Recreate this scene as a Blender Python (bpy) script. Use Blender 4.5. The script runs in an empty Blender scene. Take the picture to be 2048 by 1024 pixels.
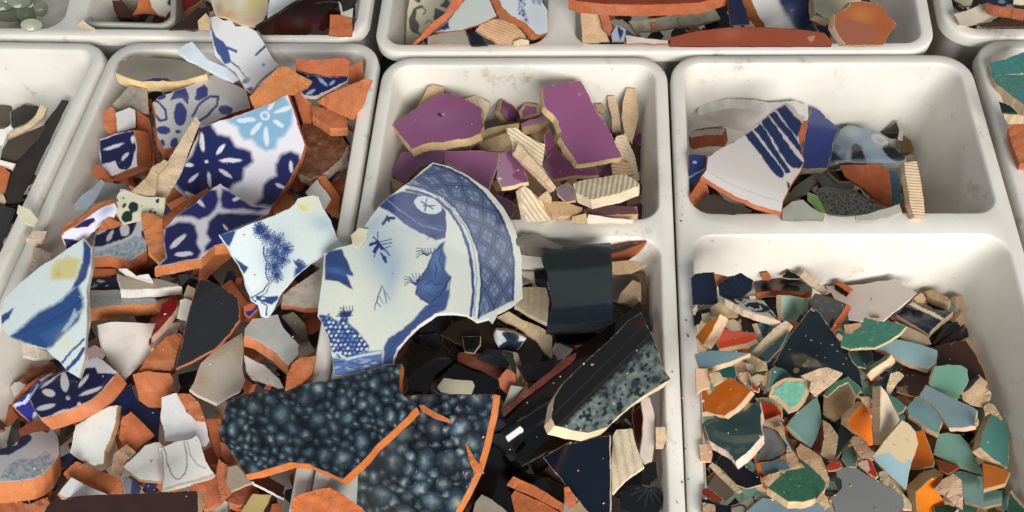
import bpy, math, random, re
import numpy as np
from mathutils import Matrix, Vector, noise as mnoise
from mathutils.geometry import delaunay_2d_cdt
from mathutils.bvhtree import BVHTree

# ---------------------------------------------------------------- scene, camera, light
sc = bpy.context.scene
C = bpy.data.collections.new('scene'); sc.collection.children.link(C)
F = 1600.0
def nrm(v): v = np.array(v, float); return v/np.linalg.norm(v)
_Y = nrm((199, 2775, -1600)); _X = np.array((18440, -400, 1600.0)); _X = nrm(_X - _Y*_X.dot(_Y)); _Z = np.cross(_X, _Y)
R_ = np.array([_X, _Y, _Z])            # world <- camera (right, up, back)
FW = -R_[:, 2]; RT = R_[:, 0]; UP = R_[:, 1]
HGT = 0.70
CAM = np.array((0.0, 0.0, HGT))
cd = bpy.data.cameras.new('camera'); cam = bpy.data.objects.new('camera', cd); sc.collection.objects.link(cam)
cd.sensor_width = 36; cd.lens = F/2048*36; cd.clip_start = 0.01; cd.clip_end = 100
M4 = Matrix([[*R_[0], CAM[0]], [*R_[1], CAM[1]], [*R_[2], CAM[2]], [0, 0, 0, 1]])
cam.matrix_world = M4
sc.camera = cam
sc.render.resolution_x = 1024; sc.render.resolution_y = 512
sc.view_settings.view_transform = 'Standard'; sc.view_settings.look = 'None'; sc.view_settings.exposure = -0.12; sc.view_settings.gamma = 1
w = bpy.data.worlds.new('World'); sc.world = w; w.use_nodes = True
bgn = w.node_tree.nodes['Background']; bgn.inputs[0].default_value = (0.86, 0.93, 1.0, 1); bgn.inputs[1].default_value = 0.185
def area(name, loc, tgt, sx, sy, power, col):
    l = bpy.data.lights.new(name, 'AREA'); l.shape = 'RECTANGLE'; l.size = sx; l.size_y = sy; l.energy = power; l.color = col
    o = bpy.data.objects.new(name, l); sc.collection.objects.link(o); o.location = loc
    o.rotation_euler = (Vector(tgt)-Vector(loc)).to_track_quat('-Z', 'Y').to_euler(); return o
area('window_light', (0.95, -2.1, 1.55), (0.1, 0.45, 0), 1.9, 1.4, 150, (1.0, 0.98, 0.945))
area('side_window_light', (-1.25, -0.75, 1.15), (-0.75, 0.75, 0), 0.5, 0.5, 8, (0.86, 0.94, 1.0))
area('sheen_fill_light', (0.35, 2.1, 2.3), (0.1, 0.5, 0), 1.9, 0.5, 5.5, (0.95, 0.97, 1.0))  # dim lamp added behind the trays to put sheen on flat glazes

def ray(p):                            # p (N,2) photo pixels -> ray directions with unit forward part
    p = np.atleast_2d(np.asarray(p, float))
    return FW + ((p[:, 0:1]-1024)/F)*RT + ((512-p[:, 1:2])/F)*UP
def proj(P):                           # world (N,3) -> pixels, depth
    q = P-CAM; t = q@FW
    return np.stack([1024+F*(q@RT)/t, 512-F*(q@UP)/t], 1), t
def onz(p, z=0.0):
    d = ray(p); t = (z-CAM[2])/d[:, 2:3]; return CAM+t*d

# ---------------------------------------------------------------- helpers
def srgb(c):
    if isinstance(c, str): c = [int(c[i:i+2], 16)/255 for i in (0, 2, 4)]
    return tuple(((x/12.92) if x <= 0.04045 else ((x+0.055)/1.055)**2.4) for x in c)
def mesh_obj(name, V, Fc, mat, parent=None, origin=None, smooth=False, col=None):
    V = np.asarray(V, float)
    o_ = np.zeros(3) if origin is None else np.asarray(origin)
    me = bpy.data.meshes.new(name); me.from_pydata((V-o_).tolist(), [], [tuple(int(i) for i in f) for f in Fc]); 
    if col is not None:
        a = me.color_attributes.new('Col', 'FLOAT_COLOR', 'POINT')
        c4 = np.ones((len(V), 4)); c4[:, :3] = col; a.data.foreach_set('color', c4.ravel())
    me.materials.append(mat)
    if smooth: me.shade_smooth()
    o = bpy.data.objects.new(name, me); C.objects.link(o)
    if parent is not None: o.parent = parent
    else: o.location = o_
    return o
def tag(o, label, cat, group=None):
    o['label'] = label; o['category'] = cat
    if group: o['group'] = group

# ---------------------------------------------------------------- materials
MATS = {}
class NT:
    def __init__(s, name):
        s.m = bpy.data.materials.new(name); s.m.use_nodes = True; s.t = s.m.node_tree; s.b = s.t.nodes['Principled BSDF']
        s.tc = s.t.nodes.new('ShaderNodeTexCoord'); s.oi = s.t.nodes.new('ShaderNodeObjectInfo')
        mp = s.t.nodes.new('ShaderNodeVectorMath'); mp.operation = 'MULTIPLY_ADD'
        s.t.links.new(s.oi.outputs['Random'], mp.inputs[0]); mp.inputs[1].default_value = (37, 91, 53); s.t.links.new(s.tc.outputs['Object'], mp.inputs[2]); s.vec = mp.outputs[0]
    def lk(s, a, b): s.t.links.new(a, b)
    def noise(s, scale, detail=3, rough=.6, dist=0):
        n = s.t.nodes.new('ShaderNodeTexNoise'); n.inputs['Scale'].default_value = scale; n.inputs['Detail'].default_value = detail
        n.inputs['Roughness'].default_value = rough; n.inputs['Distortion'].default_value = dist; s.lk(s.vec, n.inputs['Vector']); return n.outputs['Fac']
    def ramp(s, fac, stops):
        r = s.t.nodes.new('ShaderNodeValToRGB'); e = r.color_ramp.elements
        while len(e) < len(stops): e.new(0.5)
        for i, (p, c) in enumerate(stops):
            e[i].position = p; e[i].color = (*(c if not isinstance(c, (int, float)) else (c, c, c)), 1)
        s.lk(fac, r.inputs[0]); return r.outputs[0]
    def mix(s, fac, a, b, mode='MIX'):
        n = s.t.nodes.new('ShaderNodeMix'); n.data_type = 'RGBA'; n.blend_type = mode
        for sock, v in ((n.inputs[0], fac), (n.inputs[6], a), (n.inputs[7], b)):
            if hasattr(v, 'links'): s.lk(v, sock)
            elif isinstance(v, (int, float)): sock.default_value = v if sock == n.inputs[0] else (v, v, v, 1)
            else: sock.default_value = (*v, 1)
        return n.outputs[2]
    def bump(s, h, strength=.3, dist=.001):
        n = s.t.nodes.new('ShaderNodeBump'); n.inputs['Strength'].default_value = strength; n.inputs['Distance'].default_value = dist
        s.lk(h, n.inputs['Height']); s.lk(n.outputs[0], s.b.inputs['Normal'])
    def rough(s, v):
        if hasattr(v, 'links'): s.lk(v, s.b.inputs['Roughness'])
        else: s.b.inputs['Roughness'].default_value = v
    def color(s, v):
        if hasattr(v, 'links'): s.lk(v, s.b.inputs['Base Color'])
        else: s.b.inputs['Base Color'].default_value = (*v, 1)
def mul(c, k): return tuple(min(1, x*k) for x in c)
def clay(hexc):
    r, g, b_ = (int(hexc[i:i+2], 16) for i in (0, 2, 4))
    if r > 125 and r > g > b_ and r-b_ > 25:      # keep to the two fired clays of the place, a cream one and terracotta
        t = (208, 178, 146) if r/g < 1.42 else (200, 120, 80); f = .55 if r < t[0] else 0
        hexc = '%02x%02x%02x' % tuple(int(round((x+(y-x)*f)/6)*6) for x, y in zip((r, g, b_), t))
    k = 'clay'+hexc
    if k not in MATS:
        n = NT('fired_clay'); c = srgb(hexc)
        a = n.ramp(n.noise(60, 4), [(.3, mul(c, .84)), (.55, mul(c, 1.06)), (.75, mul(c, 1.2))])
        b = n.ramp(n.noise(900, 3), [(.36, .8), (.5, 1.0), (.7, 1.08)])
        rv = n.ramp(n.oi.outputs['Random'], [(0, (.84, .82, .80)), (.5, (1, 1, 1)), (1, (1.1, 1.12, 1.16))])
        dust = n.ramp(n.noise(34, 5, .75), [(.50, 0.0), (.74, .22)])
        n.color(n.mix(dust, n.mix(1.0, n.mix(1.0, a, b, 'MULTIPLY'), rv, 'MULTIPLY'), srgb('cdb8a2'))); n.rough(.92); n.b.inputs['Specular IOR Level'].default_value = .2
        n.bump(n.noise(420, 6, .7), .32, .0010); MATS[k] = n.m
    return MATS[k]
def glaze(hexc, kind='plain'):
    k = kind+hexc
    if k in MATS: return MATS[k]
    n = NT('glaze_'+kind); c = srgb(hexc)
    coat = .45
    if kind == 'plain':
        if min(c) > .5: c = tuple(min(.84, x*1.16) for x in c)
        a = n.ramp(n.noise(38, 3), [(.3, mul(c, .86)), (.6, mul(c, 1.06))])
        sp = n.ramp(n.noise(700, 2), [(.27, mul((1, .93, .84), .72)), (.34, 1.0)])
        n.color(n.mix(1, a, sp, 'MULTIPLY')); n.rough(n.ramp(n.noise(25, 3), [(.35, .07), (.75, .22)])); n.bump(n.noise(30, 2), .12, .001)
    elif kind == 'matte':
        a = n.ramp(n.noise(30, 4), [(.3, mul(c, .8)), (.65, mul(c, 1.1))]); n.color(a); n.rough(.6); n.bump(n.noise(200, 4), .2, .0006)
    elif kind == 'dirty':                # unglazed or mortared back
        a = n.ramp(n.noise(45, 6, .7), [(.3, mul(c, .5)), (.5, c), (.68, mul(c, 1.35))]); n.color(a); n.rough(.9); n.bump(n.noise(260, 6, .7), .8, .0015)
    elif kind == 'crackle':
        a = n.ramp(n.noise(240, 6, .75), [(.32, mul(c, .82)), (.5, mul(c, 1.08)), (.64, mul(c, 1.35)), (.74, (.62, .8, .7))]); n.color(a)
        n.rough(.16); n.bump(n.noise(500, 3), .25, .0006)
    elif kind == 'bubble':               # dark blue glaze run into pale blisters (their places are in the colour attribute)
        at = n.t.nodes.new('ShaderNodeVertexColor'); at.layer_name = 'Col'; bw = n.t.nodes.new('ShaderNodeRGBToBW'); n.lk(at.outputs['Color'], bw.inputs[0])
        fine = n.ramp(n.noise(380, 5, .75), [(.3, .7), (.7, 1.3)]); n.color(n.mix(1, at.outputs['Color'], fine, 'MULTIPLY'))
        n.rough(.16); n.bump(n.ramp(bw.outputs[0], [(0, 0.0), (.05, .6), (.2, 1.0)]), .7, .0018); coat = .3
    elif kind == 'speckle':
        vo = n.noise(190, 2, .5); big = n.noise(55, 5, .7)
        a = n.ramp(big, [(.34, srgb('20282a')), (.46, srgb('4a5c5e')), (.58, srgb('76867f')), (.7, srgb('a0a898'))])
        s_ = n.ramp(vo, [(.37, .06), (.43, 1.0)])
        n.color(n.mix(1, a, s_, 'MULTIPLY')); n.rough(.3); n.bump(n.noise(80, 3), .1, .001)
    elif kind == 'brownmottle':
        a = n.ramp(n.noise(120, 6, .75), [(.3, srgb('4a2c22')), (.5, srgb('7c4c34')), (.7, srgb('a67a58'))]); n.color(a); n.rough(.5); n.bump(n.noise(400, 4), .5, .001)
    elif kind == 'lace':
        vo = n.t.nodes.new('ShaderNodeTexVoronoi'); vo.feature = 'DISTANCE_TO_EDGE'; vo.inputs['Scale'].default_value = 240; n.lk(n.vec, vo.inputs['Vector'])
        a = n.ramp(vo.outputs['Distance'], [(.04, srgb('4c463a')), (.14, srgb('23282c'))]); n.color(a); n.rough(.3)
    elif kind == 'attr':
        at = n.t.nodes.new('ShaderNodeVertexColor'); at.layer_name = 'Col'
        sp = n.ramp(n.noise(420, 3), [(.26, .9), (.4, 1.0), (.7, 1.03)])
        n.color(n.mix(1, at.outputs['Color'], sp, 'MULTIPLY')); n.rough(n.ramp(n.noise(25, 3), [(.35, .09), (.75, .26)])); n.bump(n.noise(28, 2), .12, .001)
    elif kind == 'mattattr':
        at = n.t.nodes.new('ShaderNodeVertexColor'); at.layer_name = 'Col'
        n.color(at.outputs['Color']); n.rough(.85); n.bump(n.noise(300, 5), .4, .001)
    elif kind == 'glass':
        n.color(c); n.rough(.03); n.b.inputs['Transmission Weight'].default_value = .9; n.b.inputs['IOR'].default_value = 1.5
    elif kind == 'milky':
        n.color(c); n.rough(.38); n.b.inputs['Subsurface Weight'].default_value = .3; n.b.inputs['Subsurface Radius'].default_value = (.01, .01, .01); n.b.inputs['Transmission Weight'].default_value = .25
    elif kind == 'mirror':
        n.color(c); n.rough(.45); n.b.inputs['Specular IOR Level'].default_value = .35; n.bump(n.noise(12, 2), .05, .001)
    n.b.inputs['Coat Weight'].default_value = coat
    MATS[k] = n.m; return n.m
def tray_mat():
    n = NT('cream_plastic')
    a = n.ramp(n.noise(9, 5, .6), [(.3, srgb('dbd6cb')), (.6, srgb('e8e4db'))])
    d = n.ramp(n.noise(70, 5, .7), [(.27, srgb('b8ad9e')), (.33, (1, 1, 1))]); d2 = n.ramp(n.noise(22, 6, .75), [(.27, srgb('c8beae')), (.41, (1, 1, 1))])
    sp = n.ramp(n.noise(520, 2, .5), [(.215, srgb('5a5048')), (.235, (1, 1, 1))])
    n.color(n.mix(1, n.mix(1, n.mix(.75, a, d, 'MULTIPLY'), d2, 'MULTIPLY'), sp, 'MULTIPLY')); n.rough(n.ramp(n.noise(60, 4), [(.3, .32), (.7, .55)])); n.bump(n.noise(500, 3), .08, .0005)
    return n.m
TRAY = tray_mat()

# ---------------------------------------------------------------- table and trays
def table():
    n = NT('dark_tabletop'); a = n.ramp(n.noise(14, 5), [(.3, srgb('4a4030')), (.7, srgb('675a44'))]); n.color(a); n.rough(.6)
    g = 4.0; V = [(-g, -g, -.155), (g, -g, -.155), (g, g, -.155), (-g, g, -.155)]
    o = mesh_obj('table_top', V, [(0, 1, 2, 3)], n.m); o['kind'] = 'structure'
    return o
def rquad(q, inset, r, z, seg=8):
    """rounded quad loop; q = 4 world corners anticlockwise, inset by `inset`"""
    q = np.asarray(q)[:, :2]; n = 4; L = []
    lines = []
    for i in range(4):
        a, b = q[i], q[(i+1) % 4]; d = (b-a)/np.linalg.norm(b-a); nn = np.array((-d[1], d[0])); lines.append((a+nn*inset, d))
    cs = []
    for i in range(4):
        (a, d), (b, e) = lines[i-1], lines[i]
        M = np.array([d, -e]).T; s = np.linalg.solve(M, b-a); cs.append(a+d*s[0])
    out = []
    for i in range(4):
        c = cs[i]; d0 = lines[i-1][1]; d1 = lines[i][1]
        ca = np.clip(d0.dot(d1), -1, 1); half = math.acos(ca)/2; cut = r*math.tan(half)
        p0 = c-d0*cut; nn = np.array((-d0[1], d0[0])); o = p0+nn*r
        a0 = math.atan2(*(p0-o)[::-1])
        for k in range(seg+1):
            a = a0+2*half*k/seg; out.append((o[0]+r*math.cos(a), o[1]+r*math.sin(a), z))
    return np.array(out)
TRV = []; TRF = []
def tray(px, label, comps, depth=.13, rim=.0125, draft=.022, grp=None):
    """px: TL TR BR BL pixel corners of the outer rim. comps: list of (u0,u1,v0,v1) fractions of the inner quad"""
    q = onz(px); q = q[[3, 2, 1, 0]]       # BL BR TR TL : anticlockwise from above
    V = []; Fc = []
    def add(loop):
        i = len(V); V.extend(map(tuple, loop)); return list(range(i, i+len(loop)))
    def bridge(a, b):
        m = len(a)
        for i in range(m): Fc.append((a[i], a[(i+1) % m], b[(i+1) % m], b[i]))
    lp = [(.022, .018, -.150), (.0125, .032, -.0165), (.0008, .036, -.016), (.0, .036, -.0150), (.0002, .036, -.0035), (.0012, .035, -.0012), (.0032, .0335, 0)]
    prev = None
    for ins, r, z in lp:
        l = add(rquad(q, ins, r, z));
        if prev: bridge(prev, l)
        prev = l
    outer = prev
    holes = []
    b = [q[0], q[1], q[2], q[3]]
    ins = rquad(q, rim, 1e-5, 0, 1)[::2][:, :2]   # inner quad corners BL BR TR TL
    BL, BR, TR, TL = ins
    def P(u, v): return (BL*(1-u)+BR*u)*(1-v)+(TL*(1-u)+TR*u)*v
    for (u0, u1, v0, v1) in comps:
        cq = np.array([P(u0, v0), P(u1, v0), P(u1, v1), P(u0, v1)])
        prev = None
        for k, (ii, r, z) in enumerate([(0, .024, 0), (.0012, .0228, -.0004), (.0024, .0218, -.0018), (.0030, .0212, -.005), (.0030+draft*.5, .016, -depth*.5), (.003+draft*.93, .015, -depth*.93), (.008+draft, .012, -depth*.99), (.016+draft, .006, -depth)]):
            l = add(rquad(cq, ii, r, z))
            if prev: bridge(prev, l)
            else: holes.append(l)
            prev = l
        Fc.append(tuple(prev))
    # top sheet
    ids = outer+[i for h in holes for i in h]
    pts = [Vector(V[i][:2]) for i in ids]; edges = []; k = 0
    for h in [outer]+holes:
        m = len(h); edges += [(k+i, k+(i+1) % m) for i in range(m)]; k += m
    r = delaunay_2d_cdt(pts, edges, [], 0, 1e-7)
    ov = r[0]; back = []
    P2 = np.array([V[i][:2] for i in ids])
    for v in ov:
        back.append(ids[int(np.argmin(((P2-np.array(v))**2).sum(1)))])
    hq = [np.array([V[i][:2] for i in h]) for h in holes]
    for f in r[2]:
        c = np.mean([np.array(ov[i]) for i in f], 0)
        if any(inpoly(c[None], h)[0] for h in hq): continue
        if not inpoly(c[None], np.array([V[i][:2] for i in outer]))[0]: continue
        Fc.append(tuple(back[i] for i in f))
    c = q.mean(0); c[2] = -.150
    o = mesh_obj('sorting_tray', V, Fc, TRAY, origin=c)
    me = o.data; me.shade_smooth()
    o.data.set_sharp_from_angle(angle=math.radians(38))
    tag(o, label, 'tray', grp)
    base = len(TRV); TRV.extend(V); TRF.extend([tuple(i+base for i in f) for f in Fc])
    return o
def inpoly(P, poly):
    x, y = P[:, 0], P[:, 1]; ins = np.zeros(len(P), bool); m = len(poly)
    for i in range(m):
        x0, y0 = poly[i][:2]; x1, y1 = poly[(i+1) % m][:2]
        if y0 == y1: continue
        c = ((y0 > y) != (y1 > y)) & (x < (x1-x0)*(y-y0)/(y1-y0)+x0); ins ^= c
    return ins
table()
G = 'cream plastic sorting trays side by side'
tray([(-330, 76), (222, 85), (-350, 1300), (-1200, 1300)], 'cream tray at the left edge with a bright bare back wall and dark shards', [(0, 1, 0, 1)], grp=G)
tray([(230, 83), (762, 84), (565, 1300), (-318, 1300)], 'cream tray heaped with terracotta and blue floral shards', [(0, 1, 0, 1)], grp=G)
tray([(768, 113), (1334, 112), (1384, 1300), (568, 1300)], 'cream divided tray with purple shards behind and black shards in front', [(0, 1, 0, .610), (0, 1, .641, 1)], grp=G)
tray([(1340, 109), (1937, 107), (2281, 1300), (1387, 1300)], 'cream divided tray with striped shard behind and small orange and green shards in front', [(0, 1, 0, .612), (0, 1, .650, 1)], grp=G)
tray([(1944, 78), (2600, 78), (3100, 1300), (2290, 1300)], 'cream tray at the right edge holding teal glazed shards', [(0, 1, 0, 1)], grp=G)
tray([(-200, -300), (790, -300), (729, 79), (-330, 68)], 'cream tray in the back row holding glass pieces and a clear plastic box', [(0, .44, 0, 1), (.475, 1, 0, 1)], grp=G)
tray([(812, -300), (1800, -300), (1876, 103), (744, 106)], 'wide cream tray in the back row with a divider and brown rim shards', [(0, .315, 0, 1), (.362, 1, 0, 1)], grp=G)
tray([(1822, -300), (2500, -300), (2700, 72), (1893, 75)], 'cream tray at the back right corner with a white stick shard', [(0, 1, 0, 1)], grp=G)

# ---------------------------------------------------------------- depth buffer used to rest each shard on what lies below it
ZW, ZH, ZQ = 600, 320, 4             # covers pixels -176..2224, -128..1152
ZX0, ZY0 = -176, -128
ZB = np.zeros((ZH, ZW))
def build_zb():
    ys, xs = np.mgrid[0:ZH, 0:ZW]; P = np.stack([xs.ravel()*ZQ+ZX0, ys.ravel()*ZQ+ZY0], 1); D = ray(P)
    t = np.empty(len(P)); o = Vector(CAM)
    for i, d in enumerate(D):
        h = _bvh.ray_cast(o, Vector(d))
        if h[0] is not None: t[i] = (np.array(h[0])-CAM)@FW
        else: t[i] = (-.155-CAM[2])/d[2]
    return t.reshape(ZH, ZW)
def zget(p):
    i = np.clip(((p[:, 1]-ZY0)/ZQ).round().astype(int), 0, ZH-1); j = np.clip(((p[:, 0]-ZX0)/ZQ).round().astype(int), 0, ZW-1); return ZB[i, j]
def zput(p, t):
    i = ((p[:, 1]-ZY0)/ZQ).round().astype(int); j = ((p[:, 0]-ZX0)/ZQ).round().astype(int)
    ok = (i >= 0) & (i < ZH) & (j >= 0) & (j < ZW); np.minimum.at(ZB, (i[ok], j[ok]), t[ok])

# ---------------------------------------------------------------- shards
VW = (0, 0, 1.0)
def view(x0, y0, k):
    global VW; VW = (x0, y0, k)
def pts(s):
    a = np.array([float(v) for v in re.split(r'[ ,]+', s.strip())]).reshape(-1, 2)
    return a/VW[2]+np.array(VW[:2])
def resample(P, sp, closed=True):
    out = []; m = len(P)
    for i in range(m if closed else m-1):
        a, b = P[i], P[(i+1) % m]; L = np.linalg.norm(b-a); k = max(1, int(round(L/sp)))
        for j in range(k): out.append(a+(b-a)*j/k)
    if not closed: out.append(P[-1])
    return np.array(out)
def chaikin(P, n=2):
    for _ in range(n):
        Q = np.roll(P, -1, 0); P = np.stack([P*.75+Q*.25, P*.25+Q*.75], 1).reshape(-1, 2)
    return P
def poly_normals(P):
    d = np.roll(P, -1, 0)-np.roll(P, 1, 0); n = np.stack([d[:, 1], -d[:, 0]], 1); l = np.linalg.norm(n, axis=1, keepdims=True); n = n/np.maximum(l, 1e-6)
    A = .5*np.sum(P[:, 0]*np.roll(P[:, 1], -1)-np.roll(P[:, 0], -1)*P[:, 1])
    return n*(1 if A > 0 else -1)      # outward in pixel space
def nrm2(v): return v/np.maximum(np.linalg.norm(v, axis=1, keepdims=True), 1e-6)
def tri(P, grid=None, rng=None):
    """constrained triangulation of polygon P with optional inner grid spacing; returns points, faces; first len(P) points keep their order"""
    m = len(P); Q = P
    if grid:
        lo, hi = P.min(0), P.max(0); xs = np.arange(lo[0]+grid*.4, hi[0], grid); ys = np.arange(lo[1]+grid*.4, hi[1], grid*.87)
        if len(xs) and len(ys):
            gx, gy = np.meshgrid(xs, ys); gx = gx+(np.arange(len(ys))[:, None] % 2)*grid*.5; g = np.stack([gx.ravel(), gy.ravel()], 1)
            g = g[inpoly(g, P)]
            if len(g):
                dmin = np.full(len(g), 1e9)
                for k in range(0, m, 1): dmin = np.minimum(dmin, ((g-P[k])**2).sum(1))
                g = g[dmin > (grid*.45)**2]; Q = np.vstack([P, g])
    r = delaunay_2d_cdt([Vector(p) for p in Q], [(i, (i+1) % m) for i in range(m)], [], 1, 1e-5)
    V = np.array([tuple(v) for v in r[0]]); om = r[3]; back = [(o[0] if o else -1) for o in om]
    used = np.array([b if b >= 0 else 0 for b in back])
    Fc = [tuple(used[i] for i in f) for f in r[2] if all(back[i] >= 0 for i in f)]
    return Q, Fc
def sdist(P, poly, closed):            # distance to polyline
    d = np.full(len(P), 1e9); m = len(poly)
    for i in range(m if closed else m-1):
        a, b = poly[i], poly[(i+1) % m]; ab = b-a; t = np.clip(((P-a)@ab)/max(ab@ab, 1e-9), 0, 1); q = P-(a+t[:, None]*ab); d = np.minimum(d, (q**2).sum(1))
    return np.sqrt(d)
def wob(P, amp, sc_, seed):
    if amp == 0: return P
    o = np.zeros_like(P)
    r = np.random.RandomState(seed)
    for k in range(5):
        f = r.randn(2, 2)*sc_*(1+k*.8); ph = r.rand(2)*6.28; o += np.sin(P@f+ph)*amp/(1+k*.5)
    return P+o
def paint(P, base, ops, seed=1):
    """print on the glaze: ops in the current view's units"""
    col = np.tile(np.array(srgb(base)), (len(P), 1)); k = VW[2]
    Pw = wob(P, .5, .16, seed)
    for op in ops:
        kd = op[0]; c = np.array(srgb(op[1])); soft = .8
        if c[2] > c[0]*1.25 and c.mean() < .22: c = (c*.9+c.mean()*.1)*.8
        if kd == 'P':
            poly = pts(op[2]); soft = op[3]/k if len(op) > 3 else .8
            d = sdist(Pw, poly, True); d = np.where(inpoly(Pw, poly), -d, d); a = np.clip(.5-d/(2*soft), 0, 1)
        elif kd == 'L':
            poly = pts(op[2]); wdt = op[3]/k*.5; d = sdist(Pw, poly, False)-wdt; a = np.clip(.5-d/(1.2), 0, 1)
        elif kd == 'E':                # cx,cy,rx,ry,angle
            cx, cy, rx, ry, an = op[2]; cc = np.array((cx, cy))/k+np.array(VW[:2]); q = Pw-cc; an = math.radians(an)
            u = q[:, 0]*math.cos(an)+q[:, 1]*math.sin(an); v = -q[:, 0]*math.sin(an)+q[:, 1]*math.cos(an)
            rr = np.sqrt((u/(rx/k))**2+(v/(ry/k))**2); d = (rr-1)*min(rx, ry)/k; a = np.clip(.5-d/1.4, 0, 1)
        elif kd == 'W':                # soft wash: cx,cy,rx,ry,angle,strength
            cx, cy, rx, ry, an, st = op[2]; cc = np.array((cx, cy))/k+np.array(VW[:2]); q = Pw-cc; an = math.radians(an)
            u = q[:, 0]*math.cos(an)+q[:, 1]*math.sin(an); v = -q[:, 0]*math.sin(an)+q[:, 1]*math.cos(an)
            a = st*np.exp(-((u/(rx/k))**2+(v/(ry/k))**2))
        elif kd == 'F':                # function of pixel coordinates -> alpha
            a = op[2](P)
        elif kd == 'S':                # sponge mottling inside polygon
            poly = pts(op[2]); st = op[3]; ins = np.clip(.5-np.where(inpoly(Pw, poly), -1, 1)*sdist(Pw, poly, True)/3, 0, 1)
            nz = np.array([mnoise.noise(Vector((p[0]*.16, p[1]*.16, seed)))+.5*mnoise.noise(Vector((p[0]*.4, p[1]*.4, seed))) for p in P]); a = ins*np.clip(.5+nz*st, 0, 1)
        col = col*(1-a[:, None])+c*a[:, None]
    return col
def bubbles(P, seed):
    r = np.random.RandomState(seed); lo, hi = P.min(0), P.max(0); C_ = []; tries = 0; big = 1.25 if (hi-lo)[0] < 330 else 1.0
    while tries < 7500:
        tries += 1; c = lo+r.rand(2)*(hi-lo); rad = big*(8+14*r.rand()**1.4)
        if all(((c-d[:2])**2).sum() > ((rad+d[2])*.72)**2 for d in C_): C_.append((c[0], c[1], rad))
    best = np.full(len(P), 9.0); idx = np.zeros(len(P), int); Pw = wob(P, 2.2, .09, seed)
    for i, (x, y, rad) in enumerate(C_):
        an = r.rand()*3.14; e = r.uniform(.75, 1.0); q = Pw-(x, y); u = q[:, 0]*math.cos(an)+q[:, 1]*math.sin(an); v = (-q[:, 0]*math.sin(an)+q[:, 1]*math.cos(an))/e
        d = np.sqrt(u*u+v*v)/rad; m = d < best; best[m] = d[m]; idx[m] = i
    n_ = len(C_); br = r.uniform(.35, 1.15, n_)[idx]; beige = (r.rand(n_) < .55)[idx]
    d = best[:, None]; k = lambda a, b: np.clip((d-a)/(b-a), 0, 1)
    base = np.array(srgb('101c28')); mid = np.array(srgb('486270')); inner = np.array(srgb('8296a0')); core = np.where(beige[:, None], np.array(srgb('c6c09c')), np.array(srgb('93a8b0')))
    col = core*(1-k(.08, .34))+inner*k(.08, .34); col = col*(1-k(.25, .62))+mid*k(.25, .62); col = col*(1-k(.55, 1.12))+base*k(.55, 1.12)
    big_ = np.array([mnoise.fractal(Vector((p[0]*.014, p[1]*.014, seed)), 1.0, 2.0, 3) for p in P]); g = np.clip(.85+.9*big_, .28, 1.2)
    return col*(br*g)[:, None]+base*(1-np.clip(br*g, 0, 1))[:, None]
def speckle(P):
    N = lambda f, o: np.array([mnoise.fractal(Vector((p[0]*f, p[1]*f, o)), 1.0, 2.0, 4) for p in P])
    a = N(.035, 3.1); b = N(.11, 9.7); c = np.array([mnoise.noise(Vector((p[0]*.115+p[1]*.03, p[1]*.13, 5.5))) for p in P])
    k = np.clip(.5+.75*a+.45*b, 0, 1)[:, None]; col = np.array(srgb('2c383c'))*(1-k)+np.array(srgb('8f9c96'))*k
    ax = np.array((1040+0., 290.)); p0 = np.array((1340., 575.)); d = nrm((1.0, -1.02))       # dark rolled lip runs along the upper left edge
    q = P-np.array((1123., 836.)); w_ = q[:, 0]*.70+q[:, 1]*.71; lip = np.clip((20-w_)/10, 0, 1)[:, None]
    sp = (np.clip((c-.24)*9, 0, 1)*.92)[:, None]; col = col*(1-sp)+np.array(srgb('141c20'))*sp
    ln = (np.clip(1-np.abs(w_-6)/3, 0, 1)*.5+np.clip(1-np.abs(w_+16)/3, 0, 1)*.35)[:, None]
    col = col*(1-lip)+np.array(srgb('161312'))*lip
    return col*(1-ln)+np.array(srgb('4c463e'))*ln
NS = 0
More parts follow.
